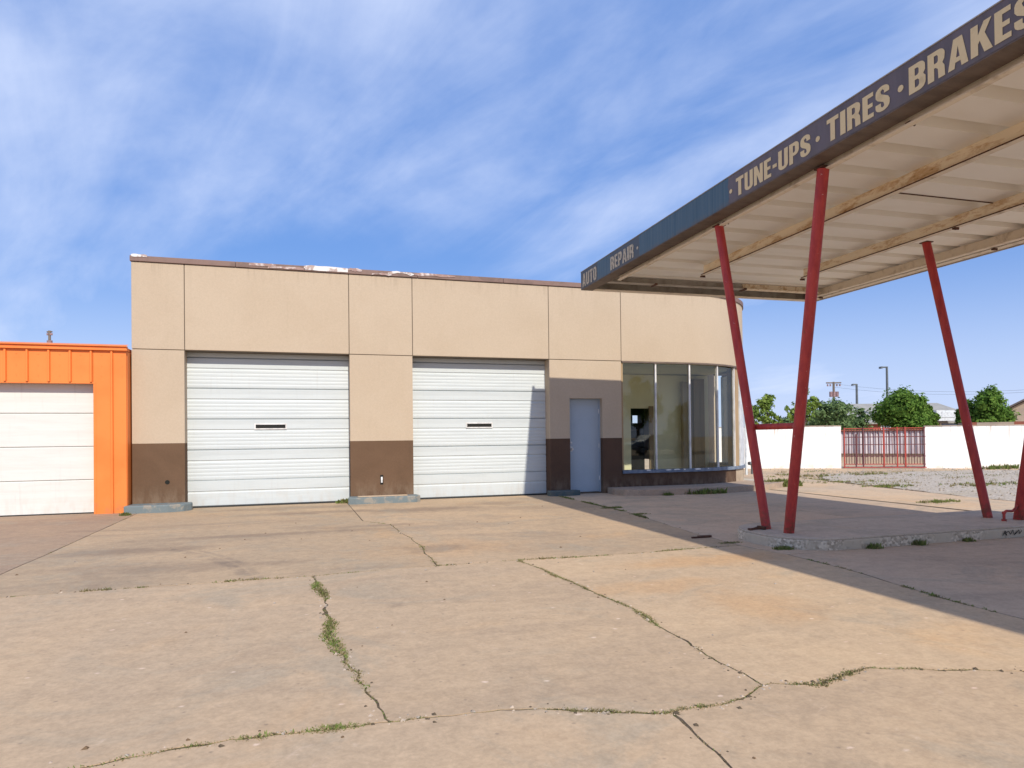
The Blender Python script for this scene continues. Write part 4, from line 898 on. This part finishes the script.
# low brick and plaster wall beyond the white wall
a = at(958, 430, 36); c_ = at(1060, 430, 33); a.z = c_.z = 0; d_ = (c_-a); L = d_.length; d_.normalize(); nn = Vector((d_.y, -d_.x, 0)); k = empty('patched_wall', (a.x, a.y, -.07), 'low weathered wall of red and tan patches behind the right white wall', 'wall')
s = 0; i = 0
random.seed(3)
for wd in (.5, .35, 1.6, 1.9, .6, .7, .5, 1.2, .6, 1.4, .8):
    if s > L: break
    p = a+d_*s; q = a+d_*min(s+wd-.01, L)
    MB().prism([(v.x, v.y) for v in (p, q, q-nn*.2, p-nn*.2)], -.07, 1.86+random.uniform(-.05, .02)).build('wall_section', ('gable_far', 'brick_far')[i % 2] if i else 'roof_dark', k); s += wd; i += 1
# ------------------------------------------------------------------ trees
def tree(name, x, y_, h, rx, rz, trunk_h, n, leaf, mt, label, lobes=9, spread=.75, cat='tree', seed=1, gap=.0, group=None, clump=None, ry=None):
    random.seed(seed); k = empty(name, (x, y_, -.07), label, cat, group)
    cz = h-rz; ry = ry or rx*.8
    L = []
    for i in range(lobes):
        a = random.random()*6.283; f = random.uniform(.2, spread); zz_ = random.uniform(-.65, .7)
        q = math.sqrt(max(.1, 1-zz_*zz_*.9))
        L.append((x+math.cos(a)*rx*f*q, y_+math.sin(a)*ry*f*q, cz+zz_*rz*.72, rx*random.uniform(.30, .48)))
    L.append((x, y_, cz, rx*.5)); L.append((x+rx*.1, y_, h-rx*.34, rx*.33))
    b = MB(); b.tube((x, y_, -.07), (x+.05, y_, trunk_h), .09+rx*.045, .06+rx*.03, 8); b.build('trunk', 'bark', k, smooth=True)
    b = MB()
    for (lx, ly, lz, lr) in L: b.tube((x+.05, y_, trunk_h-.1), (lx, ly, lz), .03+rx*.012, .012, 6, False)
    b.build('branches', 'bark', k, smooth=True)
    b = MB(); per = n//len(L)
    for (lx, ly, lz, lr) in L:
        nc = clump or max(10, per//14)
        for c_ in range(nc):
            v = Vector((random.gauss(0, 1), random.gauss(0, 1), random.gauss(0, 1))).normalized(); rad = lr*random.uniform(.55, 1.08)
            cx_, cy_, cz_ = lx+v.x*rad, ly+v.y*rad, lz+v.z*rad*.85
            if cz_ < trunk_h*.5: continue
            for j in range(max(3, per//nc)):
                o = Vector((random.gauss(0, 1), random.gauss(0, 1), random.gauss(0, 1)))*lr*.16
                p = Vector((cx_, cy_, cz_))+o; nn_ = (v+Vector((random.uniform(-1, 1), random.uniform(-1, 1), random.uniform(-.3, 1.)))).normalized()
                u_ = nn_.orthogonal().normalized(); w_ = nn_.cross(u_); a = random.random()*6.28; s = leaf*random.uniform(.5, 1.25)
                d1 = (u_*math.cos(a)+w_*math.sin(a))*s; d2 = (w_*math.cos(a)-u_*math.sin(a))*s*.5
                b.add([p-d1, p+d2, p+d1, p-d2], [(0, 1, 2, 3)])
    b.build('crown', mt, k)
def tr(name, u, t, vtop, wpx, hpx, label, mt, n=5000, leaf=.12, th=1.2, **kw):
    p = at(u, 436, t); top = at(u, vtop, t).z; rx = wpx/2*t/F; rz = hpx/2*t/F
    tree(name, p.x, p.y, top, rx, rz, th, n, leaf, mt, label, **kw)
tr('round_tree', 903, 44, 388, 64, 52, 'dense round green tree behind the red gate', 'leaves_dense', 15000, .12, 1.0, lobes=16, spread=.70, seed=5)
tr('round_tree', 925, 46, 404, 30, 38, 'small lower green tree touching the right side of the dense round tree', 'leaves_dense', 4500, .12, .9, lobes=8, spread=.6, seed=15)
tr('round_tree', 990, 44, 385, 56, 54, 'dense round green tree behind the right wall, right of the third red post', 'leaves_dense', 14000, .12, 1.0, lobes=15, spread=.70, seed=8)
tr('round_tree', 966, 45, 399, 26, 44, 'darker narrow part-hidden tree just left of the right round tree', 'leaves_dense', 4500, .12, .9, lobes=7, spread=.55, seed=18)
tr('loose_tree', 768, 42, 392, 34, 38, 'light yellow green open tree seen between the first two red posts', 'leaves_loose', 1500, .13, 1.6, lobes=9, spread=.8, seed=21)
tr('loose_tree', 753, 48, 404, 24, 34, 'small pale tree beside the curved shop corner', 'leaves_loose', 1000, .13, 1.2, lobes=6, seed=22)
tr('loose_tree', 803, 40, 386, 34, 52, 'tall airy tree half hidden by the second red post', 'leaves_loose', 1300, .14, 1.8, lobes=9, spread=.9, seed=23)
tr('spreading_tree', 836, 43, 399, 52, 40, 'wide grey green tree below the utility pole', 'leaves_grey', 5200, .12, 1.1, lobes=13, spread=.8, seed=24)
tr('spreading_tree', 860, 50, 407, 28, 34, 'small grey green tree between the utility pole and the dense round tree', 'leaves_grey', 1900, .13, 1.0, lobes=7, seed=25)
tr('low_bush', 783, 50, 416, 40, 30, 'low dark bush showing over the left white wall between the first two red posts', 'leaves_grey', 2400, .13, .6, lobes=8, seed=26, cat='bush')
tr('low_bush', 815, 47, 413, 36, 30, 'low bush just right of the second red post over the left white wall', 'leaves_grey', 2200, .13, .6, lobes=8, seed=27, cat='bush')
# ------------------------------------------------------------------ poles and wires
def light_pole(u, t, vt, armpx, label, bend=0):
    p = at(u, 436, t); z = at(u, vt, t).z; k = empty('light_pole', (p.x, p.y, -.07), label, 'light pole', 'parking lot light poles'); rr_ = rt.copy(); rr_.z = 0; rr_.normalize(); a = armpx*t/F
    MB().tube((p.x, p.y, -.07), (p.x, p.y, z), .13*t/60, .09*t/60, 8).build('pole', 'pole_grey', k, smooth=True)
    e = Vector((p.x, p.y, z))-rr_*a; MB().tube((p.x, p.y, z-.05), (e.x, e.y, z-.05), .07*t/60, n=8).build('arm', 'pole_grey', k)
    h0 = e+rr_*a*.15; h1 = e-rr_*a*.15; nn_ = Vector((-rr_.y, rr_.x, 0))*.2
    MB().prism([(v.x, v.y) for v in (h0-nn_, h0+nn_, h1+nn_, h1-nn_)][::-1], z-.18, z).build('lamp_head', 'pole_grey', k)
light_pole(888, 62, 366.5, 6, 'tall grey light pole with one arm behind the dense round tree'); light_pole(857.5, 78, 384, 4, 'shorter thin light pole between the utility pole and the dense tree')
def utility(u, t, vt, label, arm=15, full=True):
    p = at(u, 436, t); z = at(u, vt, t).z; k = empty('utility_pole', (p.x, p.y, -.07), label, 'utility pole'); rr_ = rt.copy(); rr_.z = 0; rr_.normalize(); px = t/F
    MB().tube((p.x, p.y, -.07), (p.x, p.y, z), .15, .11, 8).build('pole', 'pole_wood', k, smooth=True)
    e0 = p-rr_*arm/2*px; e1 = p+rr_*arm/2*px; zc = z-.1
    MB().tube((e0.x, e0.y, zc), (e1.x, e1.y, zc), .07, n=6).build('crossarm', 'pole_wood', k)
    if full:
        for s in (-.40, -.22, .22, .42):
            q = p+rr_*arm*px*s; MB().tube((q.x, q.y, zc-3.4*px), (q.x, q.y, zc-1.4*px), .09, n=6).build('insulator', 'transformer', k)
        for s in (-.19, .02, .22):
            q = p+rr_*arm*px*s; MB().tube((q.x, q.y, z-15*px), (q.x, q.y, z-9.8*px), 1.6*px, n=10).build('transformer', 'transformer', k, smooth=True)
    return k, p, z
k, pp, pz = utility(834.5, 70, 381.8, 'wooden utility pole with crossarm and three transformers above the trees')
utility(50, 60, 330.5, 'distant utility pole top peeking over the orange roof', 5, True)
for dzz, dx in ((0., 0), (-.35, 1)):
    a = Vector((pp.x, pp.y, pz-.2+dzz)); far_ = at(1200, 370-dzz*4, 50); b = MB(); pts = []
    for i in range(13):
        f = i/12; v = a.lerp(far_, f); v.z -= 1.2*4*f*(1-f); pts.append(v)
    b.path(pts, .012, 4); b.thing('power_line', 'pole_grey', ('upper' if dx == 0 else 'lower')+' thin wire running right from the utility pole', 'wire')
# ------------------------------------------------------------------ across the street, seen only mirrored in the panes
tree('street_tree', 25.5, -20, 6.2, 2.3, 2.3, 1.8, 2600, .2, 'leaves_dense', 'tree across the street mirrored in the first window pane', seed=31)
tree('street_tree', 30.5, -21, 4.3, 2.8, 1.9, 1.2, 2200, .2, 'leaves_dense', 'lower tree across the street mirrored in the second window pane', seed=32)
tree('street_tree', 37.5, -20, 4.6, 3.2, 2.0, 1.2, 2200, .2, 'leaves_grey', 'wide tree across the street mirrored in the third window pane', seed=33)
cx_, cy_ = 24.2, -15.
CR = empty('parked_car', (cx_, cy_, -.03), 'silver car across the street mirrored in the first window pane', 'car')
prof = [(-2.2, .35), (-2.2, .75), (-1.9, .9), (-1.2, .98), (-.7, 1.42), (.7, 1.45), (1.3, 1.0), (2.1, .88), (2.25, .6), (2.2, .35)]
b = MB(); n = len(prof); b.v = [(cx_+x, cy_-.85, z) for x, z in prof]+[(cx_+x, cy_+.85, z) for x, z in prof]; b.f = [tuple(range(n)), tuple(range(2*n-1, n-1, -1))]+[(i, n+i, n+(i+1) % n, (i+1) % n) for i in range(n)]; b.mi = [0]*len(b.f)
b.build('body', 'car_silver', CR, bevel=.06)
MB().add([(cx_-1.05, cy_+.853, 1.0), (cx_+1.1, cy_+.853, 1.0), (cx_+.62, cy_+.853, 1.38), (cx_-.68, cy_+.853, 1.36)], [(0, 1, 2, 3)]).build('side_window', 'black', CR)
for x in (-1.4, 1.45):
    wv = MB().tube((cx_+x, cy_+.70, .30), (cx_+x, cy_+.88, .30), .33, n=18).build('wheel', 'rubber', CR, smooth=True); MB().tube((cx_+x, cy_+.85, .30), (cx_+x, cy_+.89, .30), .2, n=12).build('rim', 'car_silver', wv)
bpy.context.view_layer.update()
